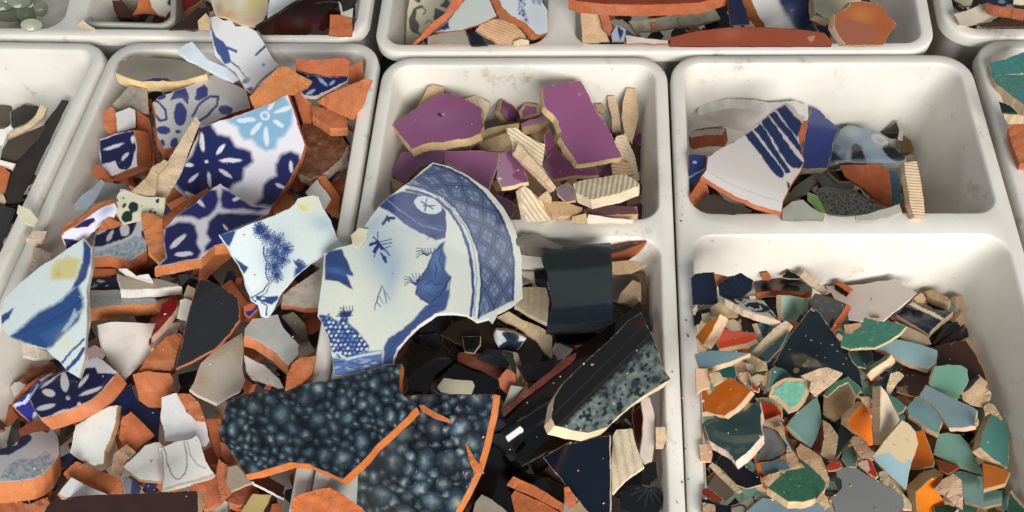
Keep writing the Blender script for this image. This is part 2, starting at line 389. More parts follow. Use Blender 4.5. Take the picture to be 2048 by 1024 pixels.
def S(name, label, cat, outline, side=(0, 9), tf=None, body='c87a4c', top=None, kind='plain', ops=None, bend=None, bend2=None, jag=.7, ribs=None, inset=.8,
      group=None, rnd=0, grid=None, z=None, soft=.04, inlab=None, lift=0, part='glaze', gt=.45, smooth=None, curl=0):
    """one broken piece. outline = upper face as seen; side = where its thickness goes on the picture; tf = real thickness, all in view units"""
    global NS; NS += 1
    rng = np.random.RandomState(NS*7+3); k = VW[2]
    P = pts(outline)
    if rnd: P = chaikin(P, rnd)
    side = np.array(side, float)/k; sl = np.linalg.norm(side); T = (tf/k if tf else max(sl*1.85, 7)); T = max(T, sl*1.38)
    c = P.mean(0); dc = ray(c)[0]; 
    # normal from the seen side vector, in pixel units at the centre
    lat = -side/T; fz = math.sqrt(max(0, 1-(lat**2).sum()))
    ex = RT; ey = -UP; vd = dc/np.linalg.norm(dc)
    ex = nrm(ex-vd*ex.dot(vd)); ey = nrm(ey-vd*ey.dot(vd)-ex*ey.dot(ex))
    n = nrm(ex*lat[0]+ey*lat[1]-vd*fz)
    u = nrm(np.cross(ey, n)) if abs(n.dot(ex)) > .9 else nrm(ex-n*ex.dot(n)); v = np.cross(n, u)
    px = np.linalg.norm(dc)/F          # size of a pixel at unit forward depth
    Rp = max(np.ptp(P[:, 0]), np.ptp(P[:, 1]))/2
    def hfun(U, Vv):
        h = np.zeros(len(U))
        for b in (bend, bend2):
            if b is None: continue
            an = math.radians(b[0]); sag = b[1]/k; wv = (-U*math.sin(an)-Vv*math.cos(an)); off = (b[2]/k if len(b) > 2 else 0)   # angle = axis direction on the picture (0 = horizontal)
            h -= sag*((wv-off)/Rp)**2
        return h*px
    def surf(Q, lift_px=0.0, rib=False):
        D = ray(Q); t = (n@dc)/(D@n)
        if bend is None and bend2 is None and lift_px == 0 and not rib: return D*t[:, None]
        for _ in range(6):
            X = D*t[:, None]-dc; U = (X@u)/px; Vv = (X@v)/px; h = hfun(U, Vv)
            t = ((n@dc)+h)/(D@n)
        X = D*t[:, None]
        if rib and ribs is not None:
            an = math.radians(ribs[0]); per = ribs[1]/k*1.3; amp = ribs[2]/k*(1+.3*np.sin(Q[:, 0]*.13+NS)*np.sin(Q[:, 1]*.17+NS*2)); wv = Q[:, 0]*math.sin(an)-Q[:, 1]*math.cos(an)+(wob(Q, .35, .04, NS)-Q)[:, 0]
            ph = (wv/per) % 1.0; X = X+n*(np.clip(np.sin(ph*6.2832)*1.6, -1, 1)*amp*px)[:, None]
        return X+n*(lift_px*px)
    def jitter(P, sp, amp):
        Q = resample(P, sp); nn = poly_normals(Q); m = len(Q)
        e = rng.randn(m); e = (e+np.roll(e, 1)+np.roll(e, -1))/1.7; e2 = rng.randn(m)*.5
        lf = np.interp(np.arange(m), np.linspace(0, m, max(4, m//5)), np.append(rng.randn(max(4, m//5)-1), 0)); 
        return Q+nn*((e*.32+e2*.25+lf*.9)*amp)[:, None]
    O = jitter(P, 4.0, jag); m = len(O)
    dense = (bend is not None or bend2 is not None)
    hasg = top is not None or ops is not None or kind not in ('plain',)
    g_body = 12 if dense else None
    if ribs is not None: g_body = min(2.4, ribs[1]/k/4)
    if not hasg and g_body is None: g_body = 14
    Q, Fc = tri(O, g_body)
    topv = surf(Q, 0, ribs is not None)
    if not hasg and ribs is None:      # rough broken face
        rr = rng.randn(len(Q))*.8; rr[:m] *= .5; topv = topv+n*(rr*px)[:, None]
    rings = []
    nn2 = poly_normals(O)
    lv = [(.33, .35), (.68, .2), (1.0, -.6)]
    for f_, o_ in lv:
        off = (rng.randn(m)*.22+np.interp(np.arange(m), np.linspace(0, m, max(4, m//6)), np.append(rng.randn(max(4, m//6)-1), 0))*1.2)*min(.8, jag*.8)
        base = surf(O); lat_ = (u*1)[None]*0
        e3 = (nn2[:, 0:1]*ex+nn2[:, 1:2]*ey); e3 = e3-(e3@n)[:, None]*n
        rings.append(base-n*(T*f_*px)+e3*((off*(.5 if f_ < .5 else 1)+o_)*px)[:, None]+n*(rng.randn(m)*.08*px)[:, None]*(0 if f_ == 1 else 1))
    V = [topv]; Fb = list(Fc); start = len(Q); prev = list(range(m))
    # orientation
    A = .5*np.sum(O[:, 0]*np.roll(O[:, 1], -1)-np.roll(O[:, 0], -1)*O[:, 1])
    for r in rings:
        cur = list(range(start, start+m)); V.append(r); start += m
        for i in range(m):
            j = (i+1) % m; f = (prev[i], cur[i], cur[j], prev[j])
            Fb.append(f if A < 0 else f[::-1])
        prev = cur
    _, Fo = tri(O, None); 
    Fb += [tuple(prev[i] for i in f)[::-1] for f in Fo if max(f) < m]
    V = np.vstack(V)
    # ---- rest on what is below
    BT = V[len(Q):]; q2, t2 = proj(BT+CAM)
    gi = tri(O, max(8, Rp/8))[0][m:]
    if len(gi): bt2 = surf(gi)-n*(T*px); q3, t3 = proj(bt2+CAM); q2 = np.vstack([q2, q3]); t2 = np.concatenate([t2, t3])
    if z is None:
        s = np.quantile((zget(q2)-.0008)/t2, soft)
        s -= lift
    else:
        s = (z-CAM[2])/dc[2]
    V = V*s+CAM
    fine = tri(O, 3.0)[0]; tp = surf(fine)*s; zput(fine, tp@FW)
    wl = np.vstack([V[len(Q):]]+[V[:m]]); q4, t4 = proj(wl); zput(q4, t4)
    org = V[len(Q):].mean(0)
    bm = clay(body)
    if hasg:
        root = bpy.data.objects.new(name, None); C.objects.link(root); root.location = org; root.empty_display_size = .01
        ob = mesh_obj('clay_body' if 'glass' not in name and 'tape' not in name else 'base_layer', V, Fb, bm, parent=root, origin=org)
    else: root = ob = mesh_obj(name, V, Fb, bm, origin=org)
    tag(root, label, cat, group)
    if hasg:
        gsp = grid or (2.1 if ops else (7 if dense else None))
        nn = poly_normals(O); k7 = np.ones(7)/7; nn = nn if inset < 3 else nrm2(np.stack([np.convolve(np.r_[nn[-3:, i], nn[:, i], nn[:3, i]], k7, 'valid') for i in (0, 1)], 1)); ins = inset*(.6+.5*np.abs(rng.randn(m)))
        ins = np.where(rng.rand(m) < .05, ins+inset*1.6, ins) if inset < 3 else inset*(1+.12*np.sin(np.arange(m)*.9))
        O2 = O-nn*ins[:, None]
        if ops: O2 = resample(O2, 2.4)
        m2 = len(O2)
        Q2, F2 = tri(O2, gsp); v1 = surf(Q2, gt+.25)*s; v0 = surf(O2, 0)*s
        if curl: pass
        V2 = np.vstack([v1, v0])+CAM; F2 = list(F2); A2 = A
        nq = len(Q2)
        for i in range(m2):
            j = (i+1) % m2; f = (i, nq+i, nq+j, j); F2.append(f if A2 < 0 else f[::-1])
        col = None
        if ops is not None:
            col = speckle(Q2) if ops == 'speckle' else bubbles(Q2, NS) if ops == 'bubbles' else paint(Q2, top, ops, NS); col = np.vstack([col, np.tile(np.array(srgb(top)), (m2, 1))])
            mt = glaze('000000', 'attr' if kind == 'plain' else kind)
        else: mt = glaze(top or 'ffffff', kind)
        go = mesh_obj(part, V2, F2, mt, parent=root, origin=org, smooth=dense, col=col)
        if dense: ob.data.shade_smooth(); ob.data.set_sharp_from_angle(angle=math.radians(35)); go.data.set_sharp_from_angle(angle=math.radians(50))
    return root
LIP = {}
# ---------------------------------------------------------------- small rubble that fills the trays under the shards one can pick out
def rubble(label, quad, z, pal, n, seed, size=.016, slope=0.0, spread=.006):
    """quad: pixel corners TL TR BR BL of the area at height z"""
    rng = np.random.RandomState(seed); q = onz(quad, z); V = []; Fc = []; col = []
    a = q[0]; W = np.linalg.norm(q[1]-q[0]); Ht = np.linalg.norm(q[3]-q[0]); nx = max(2, int(math.sqrt(n*W/Ht))); ny = max(2, int(n/nx))
    for iy in range(ny):
        for ix in range(nx):
            u = (ix+.5+rng.uniform(-.4, .4))/nx; v = (iy+.5+rng.uniform(-.4, .4))/ny
            c = (q[0]*(1-u)+q[1]*u)*(1-v)+(q[3]*(1-u)+q[2]*u)*v; c = c+np.array((0, 0, rng.uniform(-spread, spread)+slope*v))
            k = rng.randint(4, 7); an = np.sort(rng.rand(k)*6.28+0); an = np.linspace(0, 6.28, k, endpoint=False)+rng.uniform(-.4, .4, k)
            r = size*rng.uniform(.6, 1.25)*rng.uniform(.7, 1.1, k); n_ = nrm((rng.randn()*.32, rng.randn()*.32-.1, 1)); x = nrm(np.cross((0, 1, 0), n_)); y = np.cross(n_, x)
            T = rng.uniform(.005, .009); cb, cg = pal[rng.randint(len(pal))]
            top = c+(np.cos(an)*r)[:, None]*x+(np.sin(an)*r)[:, None]*y; bot = top-n_*T
            i = len(V); V += list(top)+list(bot)+list(top); g = np.array(srgb(cg)); b = np.array(srgb(cb))
            col += [b]*k+[b]*k+[g]*k
            Fc.append(tuple(range(i+2*k, i+3*k)))
            Fc += [(i+j, i+k+j, i+k+(j+1) % k, i+(j+1) % k) for j in range(k)]; Fc.append(tuple(range(i+2*k-1, i+k-1, -1)))
    V = np.array(V); base = len(TRV); TRV.extend(map(tuple, V)); TRF.extend([tuple(j+base for j in f) for f in Fc])
    o = mesh_obj('shard_rubble', V, Fc, glaze('111111', 'mattattr'), origin=V.mean(0), col=np.array(col)); o['kind'] = 'stuff'; o['label'] = label
TC = ('c27446', 'a85c34'); NV = ('b86a40', '20264e'); BK = ('5a3424', '121418'); CR = ('cdb08a', 'b89a74'); WH = ('c27446', 'b8b0a4'); PU = ('cdb08a', '6a3058')
TE = ('cdb08a', '5c8c80'); DB = ('b09478', '18242e'); OR = ('cdb08a', 'c06420'); BR = ('6a3a28', '3c2218')
rubble('small dark shards filling the bottom of the left edge tray', [(-60, 330), (120, 330), (-110, 640), (-200, 640)], -.07, [BK, BK, BR, CR], 40, 1)
rubble('small terracotta and blue rubble under the floral shards', [(250, 175), (725, 175), (600, 1090), (-110, 1090)], -.055, [TC, NV, TC, BR, BK, WH], 330, 2, .018, .012)
rubble('small purple and cream rubble under the purple shards', [(800, 262), (1292, 262), (1290, 440), (760, 440)], -.068, [PU, CR, CR, PU, BR], 110, 3)
rubble('small black and brown rubble under the dark shards', [(780, 545), (1310, 545), (1340, 1090), (640, 1090)], -.080, [BK, BK, BR, BK, DB, CR], 230, 4, .017)
rubble('small mixed rubble under the striped shard', [(1385, 350), (1830, 350), (1850, 470), (1385, 470)], -.095, [CR, TC, BK, DB, WH], 80, 5, .014)
rubble('small cream and dark rubble under the orange and green shards', [(1392, 610), (1930, 610), (2045, 1090), (1405, 1090)], -.085, [CR, TE, DB, BR, BK, TE, OR, CR], 420, 6, .012)
rubble('small dark rubble under the teal shards', [(2010, 250), (2200, 250), (2260, 520), (2060, 520)], -.05, [TE, BR, BK, CR], 40, 7)
rubble('small dark rubble in the back left tray', [(175, -60), (735, -60), (715, 90), (170, 90)], -.055, [BR, BK, BR, TC], 90, 8)
rubble('small mixed rubble in the wide back tray', [(800, -60), (1130, -60), (1130, 110), (800, 110)], -.05, [CR, NV, BR, TC], 60, 9)
rubble('small brown and cream rubble in the wide back tray', [(1160, -60), (1800, -60), (1790, 110), (1160, 110)], -.06, [TC, BK, BR, NV], 90, 10)
rubble('small dark rubble in the back right tray', [(1900, -60), (2150, -60), (2150, 90), (1905, 90)], -.05, [BK, CR, DB], 40, 11)
_bvh = BVHTree.FromPolygons([Vector(v) for v in TRV], TRF)
ZB = build_zb()
# ================================================================ tray with terracotta and blue floral shards
T_ = 'c4784e'; T2 = 'b86c44'; CRM = 'd6bc94'; WHT = 'ded8cf'
def burst(cx, cy, r, n, col, w, a0=0, a1=360, seed=0):
    rr = random.Random(seed+int(cx)); out = []
    for i in range(n):
        a = math.radians(a0+(a1-a0)*(i+rr.uniform(-.2, .2))/n); q = r*rr.uniform(.8, 1.1); out.append(('L', col, '%g,%g %g,%g' % (cx+r*.12*math.cos(a), cy+r*.12*math.sin(a), cx+q*math.cos(a), cy+q*math.sin(a)), w))
    return out
def ell(col, *l): return [('E', col, e) for e in l]
view(180, 60, 2.56)
S('pottery_shard', 'grey backed curved shard with a thick cream edge in the back left corner', 'shard', '128,222 150,160 230,138 400,145 575,178 608,190 598,225 500,258 420,264 330,262 270,268 190,245', (8, 46), 60, body='dcc090', top='8c8477', kind='mattattr', ops=[('W', '6d675d', (350, 190, 160, 40, 0, .5)), ('W', 'a39a8a', (500, 200, 60, 30, 0, .5)), ('P', '2c3058', '270,262 330,248 400,250 420,262 330,270')], bend=(0, 8), lift=.02)
S('tile_shard', 'pale blue strip leaning over the back rim beside the grey backed shard', 'shard', '445,110 490,72 522,62 600,150 700,195 765,252 735,268 600,200 500,150', (-3, 8), 22, body='d4dadc', top='c2ced6', lift=.02)
S('tile_shard', 'narrow terracotta shard standing against the right wall behind the tall wedge', 'shard', '1330,190 1395,150 1402,240 1390,300 1325,290', (-4, 10), 40, body=T2)
S('tile_shard', 'upper terracotta edge of a navy shard in the back right corner', 'shard', '1052,148 1180,155 1300,140 1332,160 1325,235 1220,240 1130,225 1055,205', (0, 12), 40, body='b4623a')
S('tile_shard', 'navy glazed shard with pale petals under the terracotta piece at the back right', 'shard', '1055,210 1130,230 1220,243 1322,238 1318,262 1240,300 1160,340 1095,335 1060,300', (0, 12), 30, body='d4cabf', top='181e4a', ops=ell('8a96b4', (1130, 320, 26, 9, -30), (1190, 265, 30, 8, 40), (1240, 270, 18, 7, -40)))
S('pottery_shard', 'pale grey shard resting upright in the back left of the floral heap', 'shard', '115,380 200,285 290,300 300,420 250,430 215,400 170,420 130,440', (4, 14), 40, body='c9a684', top='988f82', kind='dirty')
S('tile_shard', 'dark terracotta corner piece behind the small white tile on the left', 'shard', '62,425 112,392 135,420 140,520 115,545 70,500', (4, 12), 30, body='a8603c')
S('tile_shard', 'small blurred white tile wedged between terracotta corners on the left', 'shard', '130,425 200,395 232,410 235,500 140,530', (-3, 8), 25, body='caa288', top='ccc9c6')
S('tile_shard', 'terracotta slab behind the small navy and white tile', 'shard', '235,410 300,450 330,600 335,700 300,700 245,560', (6, 20), 45, body='a45a38')
S('tile_shard', 'small square navy and white tile with a thick terracotta right side', 'shard', '48,560 130,530 228,510 240,600 243,700 160,730 72,765 60,700 45,620', (62, 10), 72, body='b4683f', top='e4dfe8', ops=[('P', '1c1f58', '50,570 130,535 228,512 238,600 215,690 190,720 150,712 130,670 60,690 55,620')]+ell('dcd8e6', (122, 598, 52, 9, -18), (180, 650, 28, 9, -50), (222, 560, 10, 20, 0)))
S('tile_shard', 'terracotta sliver along the left wall under the navy and white tile', 'shard', '5,700 45,690 100,745 120,775 70,780 20,740', (0, 12), 30, body='b06238')
S('tile_shard', 'matt brown backed shard with a thick cream rim near the right wall', 'shard', '1050,705 1090,470 1180,490 1300,560 1325,590 1290,660 1220,720 1130,765 1070,740', (6, 40), 60, body='d2c4ac', top='7a5540', kind='brownmottle')
S('tile_shard', 'terracotta shard sloping down behind the brown backed shard', 'shard', '1045,325 1090,330 1140,385 1135,470 1090,470', (0, 12), 40, body='b0623c')
S('tile_shard', 'broad terracotta wedge with a rough raised end near the back right', 'shard', '1165,370 1210,330 1410,250 1340,430 1330,455 1230,410', (38, 6), 60, body='b9683e')
S('tile_shard', 'terracotta block with a flat front below the raised wedge', 'shard', '1135,390 1260,410 1315,455 1320,500 1230,500 1140,440', (-2, 40), 50, body=T_)
S('tile_shard', 'terracotta bottom piece standing upright beside the right wall', 'shard', '1165,750 1200,745 1280,850 1270,960 1215,920 1230,870', (-2, 12), 40, body=T2)
S('tile_shard', 'white tile back framed by terracotta near the right wall', 'shard', '1100,830 1165,760 1235,865 1205,920 1130,880', (10, 14), 30, body='b5683f', top='cfc9c2')
S('tile_shard', 'small rounded terracotta piece under the right edge of the big floral shard', 'shard', '990,820 1050,860 1055,890 1000,930 940,930 960,870', (0, 16), 40, body='b46a42')
S('plate_shard', 'curved white shard with blue brush strokes poking over the back rim', 'shard', '597,-75 620,-67 645,-72 685,-50 725,-50 745,-18 800,-23 852,8 886,62 937,150 968,182 900,230 820,320 790,290 745,215 700,185 640,130 615,20', (3, 10), 26, body='d8d2ca', top='d9d9da', bend=(115, 14), lift=.012,
  ops=[('P', '41589a', '612,-40 640,30 680,60 710,100 725,165 690,175 650,110 630,60'), ('L', '41589a', '700,90 750,110', 12), ('L', '3b5090', '850,128 895,85', 13), ('E', '7f8db5', (890, 180, 10, 9, 0)), ('L', '41589a', '720,160 760,190 800,250', 8), ('E', '2f4488', (800, 260, 22, 14, -30)), ('P', '2f4488', '790,300 830,290 840,315 810,322'), ('W', 'b9b7b4', (830, 230, 60, 60, 0, .7))])
S('pottery_shard', 'light orange broken clay body under the curved white shard', 'shard', '965,186 1010,190 1060,222 1135,264 1120,282 1045,318 1000,322 930,362 840,398 818,340 870,290 920,240', (-2, 16), 40, body='bf8450', jag=1)
S('tile_shard', 'white tile with violet blue petal print and open leaf shapes', 'shard', '322,375 355,342 490,290 652,220 700,262 800,305 822,400 720,430 640,470 560,500 500,560 450,602 378,610 345,545', (-6, 44), 60, body='bf7c5a', top='ddd8d4',
  ops=[('P', '4450a0', '410,365 432,312 490,296 508,345 502,382 470,352 440,356'), ('P', '4450a0', '536,360 545,302 585,280 605,300 600,342 562,364')]+ell('4450a0', (462, 432, 33, 60, 0), (693, 410, 36, 25, 0), (375, 515, 36, 22, 10), (450, 522, 14, 9, 0), (432, 585, 20, 34, 10), (372, 580, 12, 20, 0), (366, 345, 24, 15, -20))+[('L', '4450a0', '525,442 560,380 615,342 655,345 652,385 600,440 555,470', 13), ('L', '4450a0', '330,362 352,372 385,410 392,460 360,466 338,440', 12)])
S('tile_shard', 'largest floral shard with a navy blossom and a light blue blossom', 'shard', '560,492 620,475 720,450 830,412 930,365 1014,325 1040,400 1072,500 1100,588 1082,660 1040,735 1000,805 945,892 905,940 830,925 700,880 560,870 500,866 430,805 440,740 490,690 520,610 552,530', (15, 12), 46, body='bb6a45', top='e2dee4', lift=.012,
  ops=[('P', '1e2866', '550,495 620,478 655,535 715,545 745,595 825,620 836,675 792,712 780,775 735,792 700,835 600,870 500,862 435,790 460,720 520,640 550,560', 11)]
  + ell('dcdae6', (575, 575, 50, 12, 84), (670, 612, 34, 11, -50), (720, 668, 56, 11, 0), (693, 735, 38, 11, 35), (612, 768, 42, 10, 80), (530, 758, 32, 9, -45), (507, 692, 24, 10, 0), (597, 675, 9, 9, 0), (520, 850, 40, 12, 30))
  + [('P', '86aecb', '690,460 780,428 1000,333 1042,420 1035,480 1000,540 962,560 950,610 900,620 852,592 830,560 790,565 765,530 758,500', 11)]
  + ell('cfe0ea', (897, 440, 26, 24, 0), (800, 462, 50, 13, -5), (850, 505, 42, 14, -50), (903, 545, 50, 14, 88), (965, 480, 32, 12, 30), (990, 408, 48, 12, -20), (930, 380, 38, 12, -60)) + ell('8fb4d0', (897, 440, 15, 13, 0))
  + [('P', '212a68', '950,690 975,640 1030,618 1075,640 1080,680 1040,760 1000,850 940,900 860,898 845,892 880,860 890,790 920,760 955,745', 11)] + ell('dcdae6', (1030, 700, 32, 10, 80), (975, 800, 28, 9, 25)))
S('pottery_shard', 'long buff clay shard lying across the floral tiles on its edge', 'shard', '525,470 545,445 570,475 548,520 520,600 470,720 430,800 395,850 350,855 325,830 335,750 400,670 450,590', (-8, 14), 36, body='cdb095', jag=1.2, lift=.02)
S('pottery_shard', 'crumbly buff clay lump under the long buff shard', 'shard', '320,700 380,665 400,680 345,750 330,850 280,850 215,825 290,760', (-6, 16), 40, body='c9b190', jag=1.6)
view(0, 340, 3.413)
S('pottery_shard', 'pale blue grey curved rim fragment on the left of the floral heap', 'shard', '510,235 560,165 640,120 690,60 720,85 700,120 640,215 600,262 540,275 508,265', (4, 14), 36, body='b8bfc4', top='b3bdc6', bend=(-50, 8))
S('pottery_shard', 'smooth pale grey curved piece below the square navy tile', 'shard', '650,220 700,130 720,88 860,95 900,140 840,130 800,200 720,240', (0, 12), 36, body='a89c90', top='8f918f', bend=(-20, 14))
S('tile_shard', 'cream tile with dark green paint drops', 'shard', '770,255 795,190 800,170 835,128 900,155 990,180 1128,190 1122,260 1105,330 1000,335 900,350 840,360', (0, 12), 30, body='cfc6ae', top='cfcbb4',
  ops=ell('16382c', (912, 255, 34, 36, 0), (868, 325, 36, 42, 0), (850, 245, 20, 12, -50), (1075, 212, 14, 14, 0), (1058, 290, 14, 9, 0), (1025, 280, 8, 13, 0), (800, 208, 7, 9, 0), (838, 192, 8, 6, 0), (967, 248, 6, 5, 0), (835, 138, 7, 7, 0), (1040, 265, 5, 5, 0), (1085, 200, 6, 6, 0))+[('L', '16382c', '900,280 880,310', 26)])
S('tile_shard', 'narrow blue and white tile seen below its long terracotta edge', 'shard', '418,450 440,420 560,350 690,260 780,225 800,260 780,330 700,370 650,420 560,500 500,540 455,540 430,490', (-8, -34), 60, body='b9683e', top='d9d6e4',
  ops=[('P', '1d2060', '470,390 560,345 640,320 652,345 600,385 540,395'), ('P', '1d2060', '430,470 500,470 560,500 640,450 650,540 455,545'), ('W', '6f8fb4', (730, 270, 70, 40, -35, .8))])
S('tile_shard', 'terracotta corner rising above the blue and white tile near green drops', 'shard', '690,370 745,330 830,362 790,382 700,405 660,420', (0, 12), 30, body='b86840')
S('tile_shard', 'long terracotta backed shard beneath the lower left of the big floral heap', 'shard', '1110,340 1180,260 1300,195 1420,120 1440,160 1330,220 1200,320 1130,400', (-3, 12), 60, body='b4663e')
S('tile_shard', 'navy, white and sponged blue tile with a tall terracotta side at the left', 'shard', '655,415 740,400 840,370 900,350 965,295 980,400 1000,480 1000,545 960,580 880,628 820,605 740,590 640,600 625,540', (8, 80), 96, body='c87a4c', top='e6e6ea',
  ops=[('P', '1c1f54', '658,420 760,400 840,375 900,350 955,300 930,380 900,440 850,470 780,490 700,520 640,525', 4), ('S', '6f9ab4', '640,570 720,540 830,500 920,450 985,460 1000,540 880,625 740,592 640,598', .6), ('P', '1c1f54', '965,410 985,420 990,480 970,460')]+ell('e6e6ea', (852, 412, 34, 40, 0), (750, 452, 42, 14, -60), (690, 425, 40, 10, -25)))
S('pottery_shard', 'tall flat terracotta slab beside the sponged blue tile', 'shard', '965,292 1050,300 1112,335 1115,500 1130,575 1100,640 1010,560 1000,480 980,400', (0, 30), 60, body='bb7344', jag=.6)
view(300, 360, 3.413)
S('tile_shard', 'rounded terracotta shoulder beneath the lower navy floral shard', 'shard', '350,540 500,420 545,470 560,520 480,580 400,660 380,690 330,680', (-4, 16), 60, body='c0754c')
S('tile_shard', 'lower navy floral shard with white veins and a broad front edge', 'shard', '92,345 180,242 300,165 400,72 482,24 520,50 600,110 700,180 830,190 812,232 745,270 600,350 540,440 440,450 400,490 350,535 220,560 30,602 108,530 92,440', (2, 62), 86, body='cc7c50', top='e9e6ee', lift=.01,
  ops=[('P', '28287c', '165,250 260,190 320,150 405,62 455,70 470,130 450,200 400,250 340,270 280,250', 11), ('P', '28287c', '490,60 545,80 600,110 690,175 740,178 835,185 740,215 640,200 550,205 490,190 478,140', 11), ('P', '26266a', '100,330 190,290 270,290 310,310 325,380 320,430 350,490 330,540 180,570 50,600 110,530 90,420', 11), ('P', '26266e', '400,290 460,230 560,225 620,235 720,230 790,250 700,290 600,330 500,380 510,430 430,470 370,490 372,460 410,410 385,370', 11)]
  + ell('e9e6ee', (335, 150, 50, 14, 40), (590, 130, 26, 14, -20), (190, 420, 70, 18, -42), (232, 508, 60, 17, -3), (515, 325, 26, 9, 50)))
view(0, 460, 2.56)
S('tile_shard', 'terracotta lump under the sponged blue tile on the left', 'shard', '465,195 590,200 600,215 560,245 480,245', (0, 14), 40, body='a8623e')
S('tile_shard', 'dark navy tile end in shadow above the grey marbled shard', 'shard', '450,255 600,240 640,300 600,310 520,305 455,305', (0, 10), 30, body='6a4030', top='1a1c30', ops=ell('9aa0ac', (515, 262, 20, 6, 0), (480, 290, 22, 6, -25)))  # top colour darkened for the shadow it lies in
S('tile_shard', 'grey marbled tile with a long terracotta front edge on the left', 'shard', '450,310 600,305 760,330 880,335 800,378 620,385 450,408', (0, 54), 70, body='c87c4e', top='b4b0ac', ops=[('S', '83888c', '450,340 620,330 760,350 800,378 450,402', .5), ('P', '2a3068', '790,342 860,338 800,372')])
S('tile_shard', 'terracotta end block at the right of the grey marbled shard', 'shard', '800,372 860,345 875,350 830,400 790,425', (0, 14), 40, body='c27448')
S('tile_shard', 'thick white tile lying flat with its bright edge facing the front', 'shard', '598,222 640,235 800,248 905,275 932,290 800,302 615,308', (2, 38), 60, body='dcd8ce', top='b0a698', kind='matte')
S('tile_shard', 'white tile corner showing just below the sponged blue tile', 'shard', '605,196 650,195 700,235 760,225 785,262 700,245 640,225', (0, 10), 40, body='dcd6cc', top='ddd8d0')
S('tile_shard', 'buff clay back of a white shard behind the black shard', 'shard', '940,330 960,280 1000,300 985,365 950,350', (0, 12), 36, body='a89880')
S('tile_shard', 'small plain white tile between the red strip and the black shard', 'shard', '925,360 950,350 985,362 965,462 905,448', (-4, 6), 24, body='e2ddd4', top='e2ddd5')
S('plate_shard', 'smooth curved white shard shaped like a fan below the marbled tile', 'shard', '498,485 560,470 700,475 800,478 930,470 900,560 780,640 690,720 645,762 600,730 560,680 520,590', (-3, 8), 24, body='cfc7bf', top='dcd4cc', bend=(20, 14))
S('tile_shard', 'narrow bright red glazed strip with a buff side', 'shard', '830,372 905,362 910,385 880,440 770,560 765,590 775,540', (10, 26), 40, body='b89c7c', top='8e1018')
S('pottery_shard', 'worn orange clay shard with a faceted front and white scratch', 'shard', '690,745 760,640 850,545 920,528 935,540 905,620 890,700 875,720 800,720', (-2, 18), 60, body='bb6e42', jag=.7)
S('tile_shard', 'faceted front face of orange clay with a pale scratch mark', 'shard', '680,740 760,722 870,735 885,770 878,850 830,905 760,905 715,865 700,800', (0, 10), 30, body='cc7a50', jag=.6)
S('pottery_shard', 'matt buff shard with stained back and a white glazed lower edge', 'shard', '1000,765 1030,680 1120,600 1240,525 1248,600 1240,700 1255,770 1230,820 1110,885 1050,860 970,815', (-1, 14), 30, body='c8c0b0', top='ab9f8a', kind='mattattr', ops=[('W', 'a87c3c', (1030, 760, 40, 60, 0, .6)), ('W', 'b8aea0', (1150, 720, 120, 100, 0, .6))])
S('tile_shard', 'black matt glazed shard with a thin terracotta lower edge', 'shard', '1025,252 1060,255 1150,300 1215,345 1225,400 1228,460 1180,530 1100,610 1010,660 900,712 930,600 945,500 970,400 1000,310', (8, 8), 26, body='9c5a40', top='161a20', kind='matte', lift=.01)
S('tile_shard', 'plain white tile broken off beside a curved terracotta break', 'shard', '1252,500 1290,455 1420,435 1450,500 1535,590 1530,640 1475,700 1400,620 1300,560 1248,548', (0, 50), 70, body='c8754c', top='e2dcd4', lift=.01)
S('tile_shard', 'white lower half of the broken tile under the terracotta band', 'shard', '1250,640 1350,690 1430,760 1455,815 1400,790 1290,760 1262,720', (0, 10), 30, body='d0bfae', top='dcd5cd')
S('tile_shard', 'terracotta piece with rounded top to the right of the white tiles', 'shard', '1470,740 1500,680 1536,655 1620,640 1600,730 1540,800 1460,815', (0, 16), 40, body='b4683f')
S('pottery_shard', 'crusty whitish stone shard under the blue tree shard', 'shard', '1450,330 1500,290 1550,260 1660,180 1660,370 1640,400 1560,400 1440,385', (2, 22), 50, body='a8684a', top='b3a99c', kind='dirty')
S('tile_shard', 'terracotta chip with a narrow blue glazed strip', 'shard', '1245,390 1300,365 1330,372 1320,400 1275,455 1250,430', (0, 12), 40, body='b5673f', top='2a2f78', ops=[('P', 'b5673f', '1245,380 1320,372 1290,410 1250,420')])
S('pottery_shard', 'grey brown stone piece under the blue tree shard tip', 'shard', '1440,440 1500,420 1560,480 1580,560 1530,560 1490,500', (0, 12), 40, body='6e6050', top='6a6054', kind='dirty')
view(300, 360, 3.413)
tr = []
for cx, cy, r in ((755, 345, 55), (800, 385, 60), (870, 415, 62), (930, 470, 50), (850, 500, 62), (905, 545, 58), (850, 590, 58), (865, 655, 50), (745, 325, 45)): tr += burst(cx, cy, r, 20, '1c3c88', 6.2)
